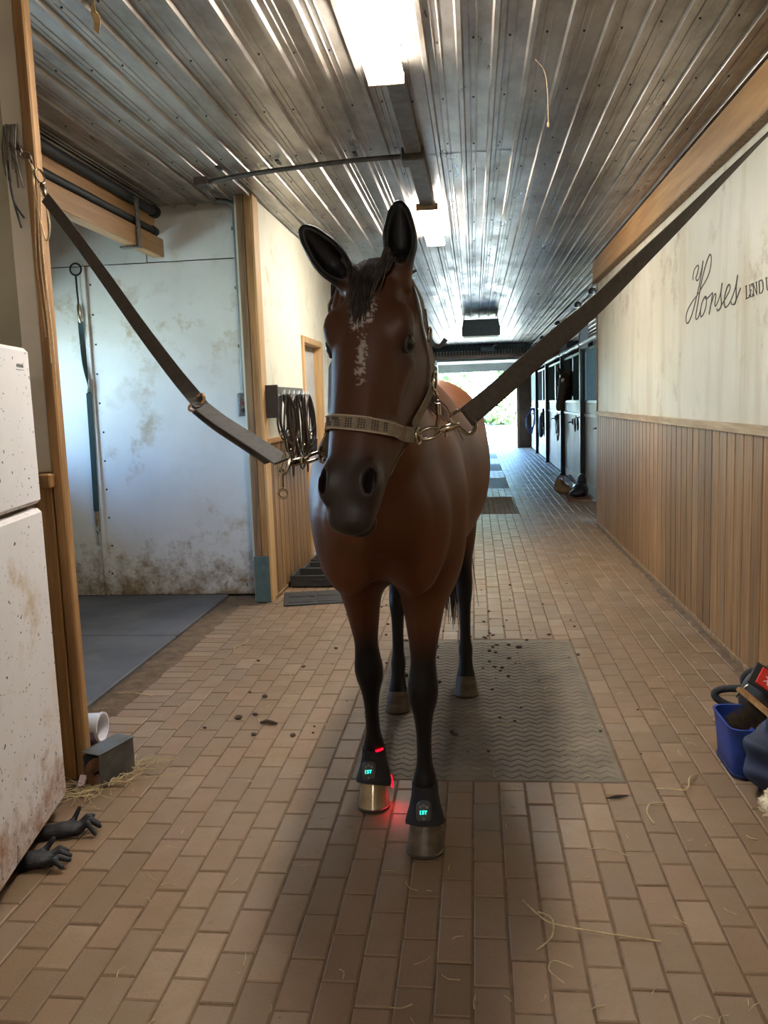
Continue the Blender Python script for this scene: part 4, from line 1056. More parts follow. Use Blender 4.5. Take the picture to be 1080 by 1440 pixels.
for i, y in enumerate(posts):
    t_ = thing('stall_post', ['black steel post by the boots and bag on the floor', 'black steel post hung with bridles beside the horse looking out', 'thick black post with halters before the second-last stall', 'black post before the endmost stall'][i], 'post', (sx0-.04, y, 0), 'stall posts')
    w = .055
    MB().box(sx0-.09, sx0+.04, y-w, y+w, 0, 2.62, .006).build('shaft', mt['iron'], t_)
    MB().box(sx0-.11, sx0+.05, y-w-.02, y+w+.02, 0, .03, .004).build('foot_plate', mt['iron'], t_)
    MB().tube([(sx0-.09, y, 1.18), (sx0-.14, y, 1.17), (sx0-.15, y, 1.21)], .008, 6).build('tack_hook', mt['iron'], t_)
# halters and bridles on the stall posts
leather = M('dark_leather', lin(46, 34, 28), lin(30, 22, 19), 20, .4)
def hung_loops(name, label, cat, c, seed, n, drop, m, group=None, spread=.09, axis='y', bit=True, out=0.):
    r = random.Random(seed); t_ = thing(name, label, cat, c, group); c = Vector(c)
    A = Vector((out, 1, 0)) if axis == 'y' else Vector((1, 0, 0)); B = Vector((1, 0, 0)) if axis == 'y' else Vector((0, 1, 0))
    for i in range(n):
        w, d = spread*r.uniform(.5, 1.1), drop*r.uniform(.6, 1.0); o = B*r.uniform(-.02, .03); s = r.uniform(-.3, .3)*w
        q = spline([c+o, c+A*(w*.6+s)-Vector((0, 0, d*.3))+o, c+A*(w*.8+s)-Vector((0, 0, d*.75))+o, c+A*s-Vector((0, 0, d))+o, c-A*(w*.8-s)-Vector((0, 0, d*.7))+o, c-A*(w*.6-s)-Vector((0, 0, d*.3))+o], 5, True)
        MB().tube(q, .0075, 5, True).build(['headstall', 'rein', 'cheek_piece', 'noseband'][i % 4], m, t_)
    if bit:
        p = c-Vector((0, 0, drop*.62)); MB().torus(p+A*.06, .028, .005, rot('X' if axis == 'x' else 'Y', 90), 14, 6).torus(p-A*.06, .028, .005, rot('X' if axis == 'x' else 'Y', 90), 14, 6).tube([p+A*.06, p, p-A*.06], .006, 6).build('bit', mt['chrome'], t_, True)
    return t_
hung_loops('hung_bridle', 'dark leather bridle with a long loop on the post beside the horse looking out', 'bridle', (sx0-.15, 16.62, 1.17), 3, 4, .62, leather, 'tack on the stall posts', .16)
hung_loops('hung_halter', 'dark halter bundle on the thick post near the second-last stall', 'halter', (sx0-.15, 20.05, 1.25), 4, 5, .70, mt['iron'], 'tack on the stall posts', .12)
hung_loops('hung_halter', 'short dark halter on the post above the boots and bag', 'halter', (sx0-.15, 13.56, 1.17), 5, 3, .22, leather, 'tack on the stall posts', .08)
bl = M('blue_rope', lin(96, 110, 158), lin(70, 82, 130), 20, .7)
t_ = thing('blue_rope_coil', 'coiled blue and white lead rope on the brown end wall', 'rope', (1.52, 24.0, 1.1))
for i in range(4):
    q = spline([(1.60+.02*i, 23.9, 1.22), (1.66+.02*i, 23.95, 1.0-.03*i), (1.58, 23.97, .52+.05*i), (1.48-.01*i, 23.95, .7), (1.46, 23.93, 1.02)], 6, True); MB().tube(q, .018, 6, True).build('rope_loop', bl, t_, True)
bgm = M('dark_blue_canvas', lin(50, 58, 78), lin(38, 44, 60), 8, .8)
t_ = thing('blanket_bag', 'dark slate blanket bag hanging on the stall front second from the end', 'bag', (sx0-.05, 21.2, .6))
F2 = Field(np.arange(sx0-.24, sx0+.06, .02), np.arange(20.7, 21.7, .02), np.arange(.4, 1.3, .02))
F2.ell((sx0-.11, 21.2, .78), (.07, .34, .26), .05); F2.cap((sx0-.11, 21.05, .95), (sx0-.09, 21.2, 1.12), .03, .02, .06); F2.cap((sx0-.11, 21.35, .95), (sx0-.09, 21.2, 1.12), .03, .02, .06)
def field_obj(F_, name, m, parent, col=None):
    V_, Q_ = F_.nets(); off = np.array(org(parent)) if parent is not None else np.zeros(3)
    me_ = bpy.data.meshes.new(name); me_.from_pydata([tuple(p) for p in V_-off], [], [tuple(int(i) for i in q) for q in Q_]); me_.update(); me_.shade_smooth(); me_.materials.append(m)
    return link(name, me_, parent)
field_obj(F2, 'sack', bgm, t_)
# the horse looking out of the second stall
hc = Vector((1.60, 15.35, 1.92))
F3 = Field(np.arange(1.2, 2.4, .014), np.arange(14.7, 16.2, .014), np.arange(1.0, 2.3, .014))
a3 = np.array((-.22, -.26, -.94)); a3 /= np.linalg.norm(a3); f3 = np.array((-.45, -.88, 0)); f3 -= a3*(f3@a3); f3 /= np.linalg.norm(f3); u3 = np.cross(f3, a3); u3 = u3 if u3[0] > 0 else -u3; O3 = np.array(hc)
F3.loft(O3, a3, u3, f3, [(s, 0, (t+b)/2, w*1.05, (t-b)/2, 2.3) for s, w, t, b in HEAD], .03, (.05, .03))
F3.loft(O3+np.array((.03, .10, -.12)), np.array((.72, .45, -.45))/np.linalg.norm((.72, .45, -.45)), np.array((.53, -.85, 0.)), np.array((.38, .24, .89)), [(-.05, 0, 0, .08, .13, 2.1), (.2, 0, 0, .10, .17, 2.1), (.5, 0, 0, .13, .21, 2.1)], .06, (.05, .06))
for sx, tip in ((-1, (-.10, 0, .19)), (1, (.07, .02, .19))):
    b_3 = O3+a3*.02+u3*sx*.06-f3*.06; F3.cap(b_3, b_3+np.array(tip)*.5, .032, .034, .02); F3.cap(b_3+np.array(tip)*.5, b_3+np.array(tip), .034, .006, .01)
h2 = thing('stabled_horse', 'dark brown horse with a star looking out over the stall boards', 'horse', tuple(hc))
coat2 = M('dark_bay_coat', lin(70, 46, 34), lin(54, 36, 27), 3, .5)
o = field_obj(F3, 'head_and_neck', coat2, h2)
for sx in (-1, 1): MB().sphere(O3+a3*.2+u3*sx*.10-f3*.06, .022, 10, 6).build('eye', eye_m, h2, True)
MB().sphere(O3+a3*.14+f3*.004, (.035, .012, .045), 10, 6).build('star', M('white_star_hair', lin(210, 204, 198), rough=.7), h2, True)
# boots, bag and plank on the floor by the first post
t_ = thing('wood_plank', 'short reddish plank on the pavers under the black bag', 'plank', (1.5, 12.7, 0))
MB().box(1.30, 1.66, 12.25, 13.0, .0, .035, .005).build('board', M('reddish_plank', lin(120, 82, 60), lin(100, 66, 48), 6, .7), t_)
brl = M('brown_suede', lin(132, 104, 74), lin(106, 82, 58), 10, .85)
F4 = Field(np.arange(1.1, 1.6, .012), np.arange(12.9, 13.7, .012), np.arange(-.02, .4, .012))
F4.ell((1.36, 13.28, .075), (.13, .20, .075), .03); F4.ell((1.30, 13.36, .13), (.08, .12, .10), .05); F4.ell((1.42, 13.12, .06), (.08, .10, .06), .04)
t_ = thing('suede_pouch', 'slumped brown suede pouch on the pavers beside the black bag', 'pouch', (1.36, 13.28, 0)); field_obj(F4, 'pouch_body', brl, t_)
MB().torus((1.32, 13.40, .22), .05, .012, rot('X', 60), 14, 6).build('pouch_rim', brl, t_, True)
F5 = Field(np.arange(1.3, 1.72, .012), np.arange(12.3, 13.05, .012), np.arange(.02, .42, .012))
F5.ell((1.54, 12.68, .13), (.12, .24, .10), .04); F5.ell((1.58, 12.80, .24), (.07, .12, .12), .05); F5.ell((1.46, 12.52, .09), (.10, .10, .06), .04)
t_ = thing('black_bag', 'black shiny bag with a strap on the plank by the first stall post', 'bag', (1.54, 12.68, .035)); field_obj(F5, 'bag_body', M('black_vinyl', lin(28, 28, 34), lin(20, 20, 24), 8, .3), t_)
MB().tube(spline([(1.42, 12.6, .16), (1.38, 12.75, .30), (1.42, 12.92, .32), (1.5, 12.95, .22)], 5), .014, 6).build('bag_strap', M('pale_blue_strap', lin(130, 146, 170), rough=.6), t_, True)
# jar lamps and conduit along the stall row, infrared heater, door opener
t_ = thing('conduit_run', 'thin conduit carrying the jar lamps above the stall row', 'conduit', (1.58, 16, 2.93)); MB().tube([(1.58, 10.3, 2.93), (1.58, 24.4, 2.93)], .012, 6).build('pipe_run', mt['conduit'], t_, True)
for i, y in enumerate((11.6, 13.2, 16.3, 20.0, 23.6)):
    t_ = thing('jar_lamp', ['jar lamp nearest the lettered wall end', 'second jar lamp along the stall row', 'third jar lamp along the stall row', 'fourth jar lamp along the stall row', 'jar lamp farthest down the stall row, near the end wall'][i], 'lamp', (1.58, y, 2.86), 'jar lamps above the stalls')
    MB().lathe([(.05, .0), (.055, .03), (.04, .07), (.02, .08)], (1.58, y, 2.84), 12).build('cap', mt['iron'], t_, True)
    MB().lathe([(.044, 0), (.046, -.06), (.036, -.11), (.012, -.13)], (1.58, y, 2.84), 12).build('globe', mt['glassy'], t_, True)
ht = thing('ceiling_heater', 'dark box heater hung below the ribbed ceiling down the aisle', 'heater', (.15, 16.1, 2.62))
MB().prism([(-.20, 2.68), (.50, 2.68), (.47, 2.98), (-.17, 2.98)], 'y', 15.9, 16.6).build('hood', mt['iron'], ht)
MB().box(-.17, .47, 15.93, 16.57, 2.655, 2.68, .004).build('reflector', M('cream_reflector', lin(220, 208, 180), rough=.4), ht)
for x in (-.19, .49): MB().box(x-.012, x+.012, 16.0, 16.1, 2.70, 2.86).tube([(x, 16.05, 2.85), (x*.9+.015, 16.05, 3.05)], .008, 6).build('bracket', mt['iron'], ht)
t_ = thing('door_opener', 'grey motor box under the dark header before the open barn door', 'door opener', (.35, 24.2, 2.9))
MB().box(.20, .60, 24.05, 24.4, 2.86, 2.98, .02).build('motor_box', mt['conduit'], t_); MB().tube(spline([(.5, 24.2, 2.97), (.62, 24.2, 3.02), (.75, 24.3, 3.06)], 4), .01, 6).build('cable', mt['white'], t_, True)
# rubber mats set into the pavers
rub = M('mat_rubber', lin(120, 109, 92), lin(100, 90, 75), 6, .75, bump=.4, bscale=90, c3=lin(126, 110, 88), s3=7, amt3=.55, world=True)
for i, (a, b) in enumerate(MATS):
    t_ = thing('rubber_mat', ['worn rubber mat under the bay horse', 'rubber mat set in the pavers behind the horse', 'third rubber mat along the aisle', 'fourth rubber mat along the aisle', 'rubber mat nearest the open barn door'][i], 'mat', ((MX0+MX1)/2, (a+b)/2, 0), 'aisle mats')
    MB().box(MX0+.006, MX1-.006, a+.006, b-.006, -.03, -.001, .004).build('mat_sheet', rub, t_)
    if i > 1: continue
    tr = MB(); ny = int((b-a-.06)/.052); nx = 30
    for j in range(ny):
        y0 = a+.04+j*.052; pts = [(MX0+.03+(MX1-MX0-.06)*k/nx, y0+(.014 if k % 2 else -.014), -.0005) for k in range(nx+1)]
        vs = []
        for (x, y, z) in pts: vs += [(x, y-.006, z-.001), (x, y, z+.0032), (x, y+.006, z-.001)]
        fs = []
        for k in range(nx):
            for e in (0, 1): fs.append((k*3+e, k*3+e+1, k*3+e+4, k*3+e+3))
        tr.add(vs, fs)
    tr.build('chevron_tread', rub, t_)['kind'] = 'stuff'

# ================================================================== LEFT SIDE THINGS
# fridge, turned a little
fo, fd, fn = Vector((-1.572, 2.885, 0)), Vector((.175, -.985, 0)).normalized(), Vector((.985, .175, 0)).normalized()
FM = Matrix((fd, fn, (0, 0, 1))).transposed().to_4x4(); FM.translation = fo      # local: x along the front, y out of the front, z up
fr = thing('fridge', 'dirt-spattered white fridge with a freezer door on top', 'fridge', tuple(fo+fd*.38-fn*.33))
def fbox(x0, x1, y0, y1, z0, z1, ch=0): return MB().box(x0, x1, y0, y1, z0, z1, ch, FM)
fbox(.01, .75, -.68, -.062, .03, 1.735, .012).build('cabinet', mt['fridge'], fr)
fbox(.012, .748, -.062, -.05, .06, 1.72).build('door_gasket', M('grey_gasket', lin(120, 104, 84), rough=.8), fr)
for nm, z0, z1 in (('fridge_door', .065, 1.168), ('freezer_door', 1.186, 1.738)):
    d = fbox(0, .76, -.05, 0, z0, z1, .014).build(nm, mt['fridge'], fr)
    hz = (.78, 1.12) if nm == 'fridge_door' else (1.23, 1.5)
    fbox(.70, .735, .0, .04, hz[0], hz[1], .01).build('door_handle', mt['white'], d)
    if nm == 'freezer_door':
        text_mesh('badge_lettering', 'AMANA', .019, M('badge_letters', lin(104, 92, 92), rough=.4), FM@Matrix.Translation((.105, .0008, 1.672))@Matrix.Rotation(math.pi, 4, 'Z')@Matrix.Rotation(math.radians(90), 4, 'X'), d)
        fbox(.07, .14, 0, .0015, 1.658, 1.660).build('badge_line', M('badge_rule', lin(120, 108, 106), rough=.4), d)
fbox(.03, .73, -.10, -.07, .0, .06).build('kick_grille', mt['black'], fr)
for x in (.05, .70):
    for y in (-.62, -.12): MB().lathe([(.02, 0), (.02, .012), (.01, .014), (.01, .035)], tuple(FM@Vector((x, y, 0))), 10).build('foot', mt['iron'], fr)
# gloves half under the fridge
glm = M('black_rubber_glove', lin(27, 27, 31), lin(18, 18, 21), 26, .6, bump=.5, bscale=120)
def glove(label, c, ang, sc, curl, seed):
    r = random.Random(seed); Rz = Matrix.Rotation(math.radians(ang), 3, 'Z'); c = Vector(c)
    P = lambda x, y, z: np.array(c+Rz@Vector((x*sc, y*sc, z*sc)))
    F_ = Field(np.arange(c.x-.2, c.x+.2, .005), np.arange(c.y-.2, c.y+.2, .005), np.arange(-.012, .12, .005))
    F_.cap(P(-.13, 0, .022), P(-.04, 0, .024), .030*sc, .034*sc, .02); F_.ell(P(.0, 0, .027), (.052*sc, .045*sc, .026*sc), .02)
    for i, (y, L) in enumerate(((-.036, .062), (-.012, .08), (.012, .075), (.034, .055))):
        a = P(.035, y, .026); b = P(.035+L*.55, y*1.35+r.uniform(-.006, .006), .030+curl*.018*r.uniform(.4, 1.2)); e = P(.035+L, y*1.5+r.uniform(-.012, .012), .016+curl*.010*r.uniform(-.3, 2))
        F_.cap(a, b, .0125*sc, .0115*sc, .008); F_.cap(b, e, .0115*sc, .0095*sc, .004)
    a, b, e = P(-.02, .035, .026), P(.01, .068, .032), P(.035, .078, .05+.02*curl); F_.cap(a, b, .0135*sc, .012*sc, .01); F_.cap(b, e, .012*sc, .0095*sc, .004)
    t_ = thing('glove', label, 'glove', (c.x, c.y, 0), 'black work gloves'); field_obj(F_, 'glove_body', glm, t_)
    q = [Vector(P(-.135, .034*math.cos(k*2*math.pi/14), .024+.030*math.sin(k*2*math.pi/14))) for k in range(14)]
    MB().tube(q, .004, 5, True).build('cuff_edge', glm, t_, True)
glove('black work glove poking out furthest under the fridge corner', (-1.475, 2.71, 0), 24, .85, 1.3, 2)
glove('black work glove lying palm down beside the fridge door', (-1.485, 2.50, 0), 12, .9, .6, 6)
# tub, metal box, strap, packet, hay
t_ = thing('plastic_tub', 'small white tub with lavender contents lying behind the corner post', 'tub', (-1.80, 3.54, 0))
Ry = rot('Y', 90)@rot('X', 0)
MB().lathe([(.055, 0), (.060, .01), (.064, .14), (.069, .145), (.069, .155), (.06, .155), (.058, .02)], (-1.885, 3.54, .069), 24, Ry).build('tub_body', M('white_plastic', lin(226, 224, 228), rough=.35), t_, True)
hb = [(-1.872+.145*i/6, 3.54-math.cos(a)*(.0625+.0045*i/6), .069-abs(math.sin(a))*(.0625+.0045*i/6)) for i in range(7) for a in (math.pi*k/10 for k in range(11))]
MB().add(hb, [(i*11+k, i*11+k+1, i*11+k+12, i*11+k+11) for i in range(6) for k in range(10)]).build('lavender_band', M('lavender_plastic', lin(150, 136, 190), rough=.4), t_, True)
gm = M('weathered_tin', lin(104, 104, 100), lin(78, 76, 72), 9, .5, .5, bump=.2)
t_ = thing('tin_box', 'dented grey tin box open at one end beside the corner post', 'box', (-1.53, 3.2, 0))
BX = Matrix.Translation((-1.605, 3.085, .004))@Matrix.Rotation(math.radians(-19), 4, 'Z')
for nm, a in (('side_panel', (.084, .088, 0, .20, 0, .140)), ('side_panel', (0, .004, 0, .20, 0, .128)), ('base_panel', (.004, .084, .0, .20, 0, .004)), ('lid_panel', (-.004, .092, -.004, .204, .140, .144)), ('end_panel', (.004, .084, .196, .20, .004, .140))):
    MB().box(*a, .0015, BX).build(nm, gm, t_)
lth = M('brown_leather', lin(120, 80, 52), lin(92, 58, 38), 16, .5)
t_ = thing('leather_strap', 'coiled brown leather strap spilling out of the grey tin box', 'strap', (-1.56, 3.07, 0))
for k in range(3):
    q = spline([(-1.535-.008*k, 3.12, .11-.02*k), (-1.575, 3.09, .095-.02*k), (-1.585+.012*k, 3.075, .05), (-1.555, 3.06, .018+.008*k), (-1.535, 3.08, .05)], 5); MB().ribbon(q, [(0, 0, 1) if False else (.2, 1, .3)]*len(q), .022, .004).build('strap_coil', lth, t_)
t_ = thing('torn_packet', 'small torn pink and white paper packet in the hay by the post', 'packet', (-1.61, 3.07, 0))
MB().add([(-1.625, 3.06, .012), (-1.59, 3.05, .02), (-1.585, 3.07, .055), (-1.62, 3.085, .05), (-1.61, 3.075, .03)], [(0, 1, 4), (1, 2, 4), (2, 3, 4), (3, 0, 4)]).add([(-1.627, 3.065, .010), (-1.59, 3.057, .017), (-1.585, 3.077, .053), (-1.622, 3.092, .048)], [(0, 1, 2, 3)]).build('paper', M('pink_white_paper', lin(226, 196, 196), lin(240, 236, 232), 60, .6), t_)
def straws(name, label, region, n, seed, L=(.05, .16), z=.012, group=None, m=None, cat='hay', r=.0013):
    rr = random.Random(seed); mb = MB()
    for i in range(n):
        x, y, h = region(rr); a = rr.uniform(0, math.tau); l = rr.uniform(*L); b = rr.uniform(-.5, .5)
        p = [(x, y, h), (x+math.cos(a)*l*.5, y+math.sin(a)*l*.5, h+rr.uniform(0, z)), (x+math.cos(a+b)*l, y+math.sin(a+b)*l, max(.002, h+rr.uniform(-.3, .6)*z))]
        mb.tube(spline(p, 2), r*rr.uniform(.7, 1.4), 4)
    o = mb.build(name, m or mt['hay']); o.location = (0, 0, 0); return tag(o, label, cat, group, 'stuff')
straws('hay_pile', 'loose hay gathered along the foot of the corner post and tin box', lambda r: (lambda t: (-1.62+.20*t+r.gauss(0, .03), 2.98+.30*t+r.gauss(0, .035), r.uniform(.002, .02)))(r.random()), 140, 4)
straws('hay_scatter', 'short hay bits scattered over the brick pavers', lambda r: (r.uniform(-1.1, 1.3), 1.8+4.6*r.random()**1.5, .002), 150, 8, (.015, .06), .004)
crm = M('dried_mud', lin(74, 58, 44), lin(54, 42, 32), 40, .95)
rr = random.Random(21); mb = MB()
for i in range(150):
    x, y = rr.gauss(-.35, .55), rr.uniform(3.4, 7.0)
    if rr.random() < .4: x, y = rr.gauss(-.05, .3), rr.gauss(5.0, .35)
    if abs(x) > 1.35: continue
    s = rr.uniform(.004, .014)*(1.8 if rr.random() < .12 else 1); mb.sphere((x, y, s*.3), (s*rr.uniform(.8, 1.6), s, s*.55), 6, 4, rot('Z', rr.uniform(0, 180)))
tag(mb.build('mud_crumbs', crm, None, True), 'dark mud crumbs scattered around the mat and pavers', 'mud', None, 'stuff')
# single stems one can point at
def stem(label, pts, r=.0022, m=None): 
    o = MB().tube(spline([(x, y, z) for x, y, z in pts], 5), r, 5).build('hay_stem', m or mt['hay'], None, True, (pts[0][0], pts[0][1], 0)); tag(o, label, 'hay', 'loose hay stems')
stem('long forked hay stem lying nearest the camera on the pavers', [(.114, 2.379, .004), (.15, 2.31, .009), (.19, 2.26, .012), (.30, 2.235, .008), (.482, 2.205, .004)], .0026)
stem('short bent side shoot joined to the long forked hay stem', [(.155, 2.315, .01), (.19, 2.27, .02), (.185, 2.20, .012), (.139, 2.15, .004)], .0026)
stem('pale curved stem nearest the mat corner, toward the lettered wall', [(.669, 3.02, .005), (.61, 2.99, .014), (.585, 2.92, .016), (.597, 2.862, .004)], .003)
stem('pale twisted stem just before the blue tote', [(.845, 3.267, .004), (.80, 3.20, .02), (.77, 3.12, .01), (.70, 3.12, .012), (.66, 3.135, .005)], .003)
stem('thin faint straight stem between the two curved ones', [(.342, 2.685, .004), (.41, 2.68, .007), (.474, 2.647, .003)], .0015)
stem('small looped stem on the pavers beside the forked one', [(.20, 2.02, .004), (.165, 2.06, .01), (.18, 2.10, .01), (.23, 2.08, .006)], .0018)
stem('straight pale stem by the dirt edge of the wash stall', [(-1.942, 4.127, .022), (-1.82, 4.13, .02), (-1.727, 4.129, .004)], .003)
stem('curled pale stem near the far end of the wash stall edge', [(-1.50, 4.90, .004), (-1.53, 5.0, .012), (-1.49, 5.1, .008), (-1.50, 5.2, .004)], .003)
o = MB().tube([(-1.05, 3.765, .006), (-1.02, 3.77, .012), (-.985, 3.757, .010), (-.965, 3.76, .004)], [.006, .010, .009, .004], 7).build('twig', crm, None, True, (-1.0, 3.76, 0)); tag(o, 'dark clod-like twig on the pavers before the wash stall', 'twig')
o = MB().tube([(.46, 3.05, .004), (.50, 3.058, .007), (.545, 3.075, .004)], [.002, .007, .002], 6).build('dark_leaf', M('dry_dark_leaf', lin(48, 36, 28), rough=.8), None, True, (.5, 3.06, 0)); tag(o, 'dark curled leaf just in front of the mat edge', 'leaf')
# wash-stall mats
wm = M('dark_stall_mat', lin(92, 93, 96), lin(74, 74, 77), 3, .62, bump=.3, bscale=60, c3=lin(110, 104, 96), s3=2.2, amt3=.58, world=True)
for lab, a, b in (('dark rubber stall mat nearest the corner post', 3.34, 5.24), ('dark rubber stall mat against the stained white panels', 5.25, 6.445)):
    t_ = thing('stall_mat', lab, 'mat', (-2.8, (a+b)/2, 0), 'wash stall mats'); MB().box(-3.76, -2.0, a, b, -.011, .022, .006).build('mat_sheet', wm, t_)
# tie hanging on the back wall
grn = M('dark_green_webbing', lin(38, 66, 66), lin(30, 52, 54), 40, .6)
t_ = thing('hanging_tie', 'dark green webbing tie hanging from a ring on the white panels', 'strap', (-3.065, 6.43, 2.64))
MB().torus((-3.068, 6.44, 2.62), .045, .007, rot('X', 90), 20, 8).build('wall_ring', mt['iron'], t_, True)
MB().tube([(-3.068, 6.435, 2.575), (-3.066, 6.432, 2.45), (-3.062, 6.43, 2.36)], .008, 6).build('thin_cord', mt['iron'], t_, True)
MB().tube([(-3.062, 6.43, 2.36), (-3.06, 6.43, 2.33), (-3.058, 6.43, 2.25), (-3.056, 6.43, 2.21)], [.01, .018, .018, .01], 8).build('swivel', brass, t_, True)
q = spline([(-3.056, 6.43, 2.22), (-3.05, 6.43, 1.9), (-3.035, 6.428, 1.72), (-3.034, 6.428, 1.60), (-3.04, 6.43, 1.2), (-3.048, 6.43, .72)], 6); n = len(q)
MB().ribbon(q, [(math.sin(2.6*min(1, i/n*2)), -math.cos(2.6*min(1, i/n*2)), .05) if i < n*.5 else (.3, -1, .05) for i in range(n)], .042, .005).build('webbing', grn, t_)
MB().tube([(-3.048, 6.43, .72), (-3.049, 6.43, .64), (-3.05, 6.43, .60)], .016, 8).tube([(-3.05, 6.43, .60), (-3.035, 6.43, .56), (-3.05, 6.43, .53), (-3.06, 6.43, .56)], .007, 6).tube([(-3.05, 6.43, .53), (-3.052, 6.43, .44)], .005, 6).build('snap_hook', brass, t_, True)
# conduit and switch
t_ = thing('switch_conduit', 'grey conduit running down the white panels to a switch box', 'conduit', (-1.775, 6.43, 1.5))
MB().tube(spline([(-1.86, 6.22, 3.02), (-1.79, 6.38, 3.03), (-1.775, 6.435, 2.97), (-1.775, 6.435, 2.8), (-1.775, 6.437, 2.2), (-1.775, 6.437, 1.62)], 5), .018, 10).build('pipe_run', mt['conduit'], t_, True)
for z in (2.86, 2.42, 1.98): MB().box(-1.81, -1.74, 6.445, 6.458, z-.012, z+.012).torus((-1.775, 6.437, z), .016, .005, None, 12, 6).build('pipe_clip', mt['steel'], t_)
s_ = MB().box(-1.825, -1.725, 6.40, 6.459, 1.44, 1.62, .008).build('switch_box', mt['conduit'], t_)
MB().box(-1.812, -1.738, 6.392, 6.401, 1.455, 1.605, .004).build('cover_plate', mt['steel'], s_)
MB().box(-1.795, -1.765, 6.382, 6.393, 1.53, 1.552, .003).build('red_switch', M('red_switch_cap', lin(150, 60, 50), rough=.5), s_)
MB().lathe([(.016, 0), (.016, .02), (.008, .022)], (-1.775, 6.393, 1.485), 12, rot('X', 90)).build('socket', mt['black'], s_)
MB().box(-1.735, -1.70, 6.41, 6.455, 1.60, 1.635, .004).build('side_hub', mt['conduit'], s_)
# twine, hook and cords on the corner post
twm = M('baling_twine', lin(214, 190, 152), lin(186, 158, 120), 60, .85)
t_ = thing('post_hook', 'rusty ring bolt and chain on the wash-stall post', 'hook', (-1.665, 3.15, 2.47))
for i in range(4): MB().torus((-1.69+.022*i, 3.135-.008*i, 2.50-.018*i), .020, .005, rot('Z', 40+80*(i % 2))@rot('X', 70), 14, 6, (1, .75)).build('chain_link', M('rusty_chain', lin(116, 100, 86), lin(84, 66, 52), 30, .5, .8) if i == 0 else bpy.data.materials['rusty_chain'], t_, True)
MB().lathe([(.018, 0), (.018, .012), (.008, .014), (.008, .05)], (-1.70, 3.165, 2.51), 10, rot('X', 90)).build('ring_bolt', bpy.data.materials['rusty_chain'], t_, True)
t_ = thing('twine_loop', 'pale baling twine loops hanging down the wash-stall post', 'twine', (-1.63, 3.13, 2.4))
for i, pts in enumerate((((-1.635, 3.125, 2.45), (-1.61, 3.10, 2.41), (-1.595, 3.09, 2.37), (-1.615, 3.10, 2.42)), ((-1.62, 3.12, 2.40), (-1.63, 3.14, 2.30), (-1.60, 3.13, 2.16), (-1.575, 3.12, 2.20), (-1.585, 3.12, 2.30)))):
    q = spline(pts, 6, True); MB().tube(q, .004, 5, True).build('loop', twm, t_, True)
for i in range(3):
    q = spline([(-1.63+.012*i, 3.135, 2.36), (-1.65+.014*i, 3.145, 2.10), (-1.645+.016*i, 3.147, 1.95-.08*i), (-1.64+.012*i, 3.148, 1.80-.1*i)], 5); MB().tube(q, .003, 5).build('loose_end', twm, t_, True)
t_ = thing('cord_bundle', 'grey twine bundle with dark shoelace ends hung on a nail', 'cord', (-1.72, 3.14, 2.58))
MB().lathe([(.006, 0), (.004, .02)], (-1.725, 3.163, 2.585), 6, rot('X', 90)).build('nail', mt['iron'], t_)
gtm = M('grey_twine', lin(128, 122, 112), lin(96, 88, 78), 50, .9)
for i in range(9):
    x = -1.735+.006*i; L = random.uniform(.16, .30); q = spline([(x, 3.145, 2.585), (x+random.uniform(-.01, .01), 3.135-.002*i, 2.585-L*.5), (x+random.uniform(-.012, .012), 3.14, 2.585-L)], 5); MB().tube(q, .0035, 5).build('strand', gtm, t_, True)
for i, e in enumerate(((-1.685, 2.245), (-1.70, 2.21))):
    q = spline([(-1.728, 3.138, 2.58), (-1.724, 3.132, 2.42), (-1.716, 3.134, 2.31), (e[0], 3.145, e[1])], 5); MB().tube(q, .004, 5).build('dark_lace', mt['iron'], t_, True)

# bridle rack on the cream wall
t_ = thing('bridle_rack', 'grey board rack with pale hooks on the cream wall by the door', 'rack', (XL+.02, 7.0, 1.60))
gb = M('grey_rack_board', lin(104, 100, 94), lin(84, 80, 75), 12, .6)
MB().box(XL, XL+.025, 6.36, 7.72, 1.56, 1.665, .004).build('back_board', gb, t_)
MB().box(XL, XL+.11, 6.34, 6.365, 1.42, 1.67, .003).build('end_board', M('dark_rack_end', lin(60, 56, 54), rough=.6), t_)
hkm = M('pale_hook_enamel', lin(206, 216, 218), rough=.3)
hy = [6.55, 6.72, 6.9, 7.1, 7.3, 7.5]
for y in hy:
    MB().loft([[(XL+.025+a, y-.024*w, 1.60+z), (XL+.025+a, y+.024*w, 1.60+z), (XL+.03+a+.012, y+.024*w, 1.60+z+.004), (XL+.03+a+.012, y-.024*w, 1.60+z+.004)] for a, w, z in ((0, 1, 0), (.05, 1, -.012), (.075, .9, .0), (.08, .6, .03))]).build('hook', hkm, t_)
blk_l = M('black_leather_tack', lin(38, 33, 31), lin(26, 23, 22), 24, .35)
lth2 = M('dark_brown_leather', lin(72, 50, 36), lin(46, 32, 24), 18, .4)
bl_lab = ['bridle on the rack hook nearest the stud post', 'bridle with a long loop on the second rack hook', 'bridle on the third rack hook, under the dark browband', 'bridle with bright bits on the fourth rack hook', 'bridle on the fifth rack hook', 'bridle on the rack hook nearest the white door']
for i, y in enumerate(hy):
    hung_loops('hung_bridle', 'black leather '+bl_lab[i], 'bridle', (XL+.105, y, 1.60), 30+i, 5, (.50, .74, .58, .66, .8, .54)[i], (blk_l, lth2, blk_l)[i % 3], 'bridles on the rack', (.12, .19, .15)[i % 3], out=(.25, -.3, .1, .35, -.2, .2)[i])
t_ = thing('feed_scoop', 'dark cup-like scoop strapped among the hanging bridles', 'scoop', (XL+.10, 7.62, 1.25))
MB().lathe([(.05, 0), (.055, .01), (.062, .12), (.058, .12), (.05, .015)], (XL+.10, 7.62, 1.08), 16).build('cup', mt['black'], t_, True)
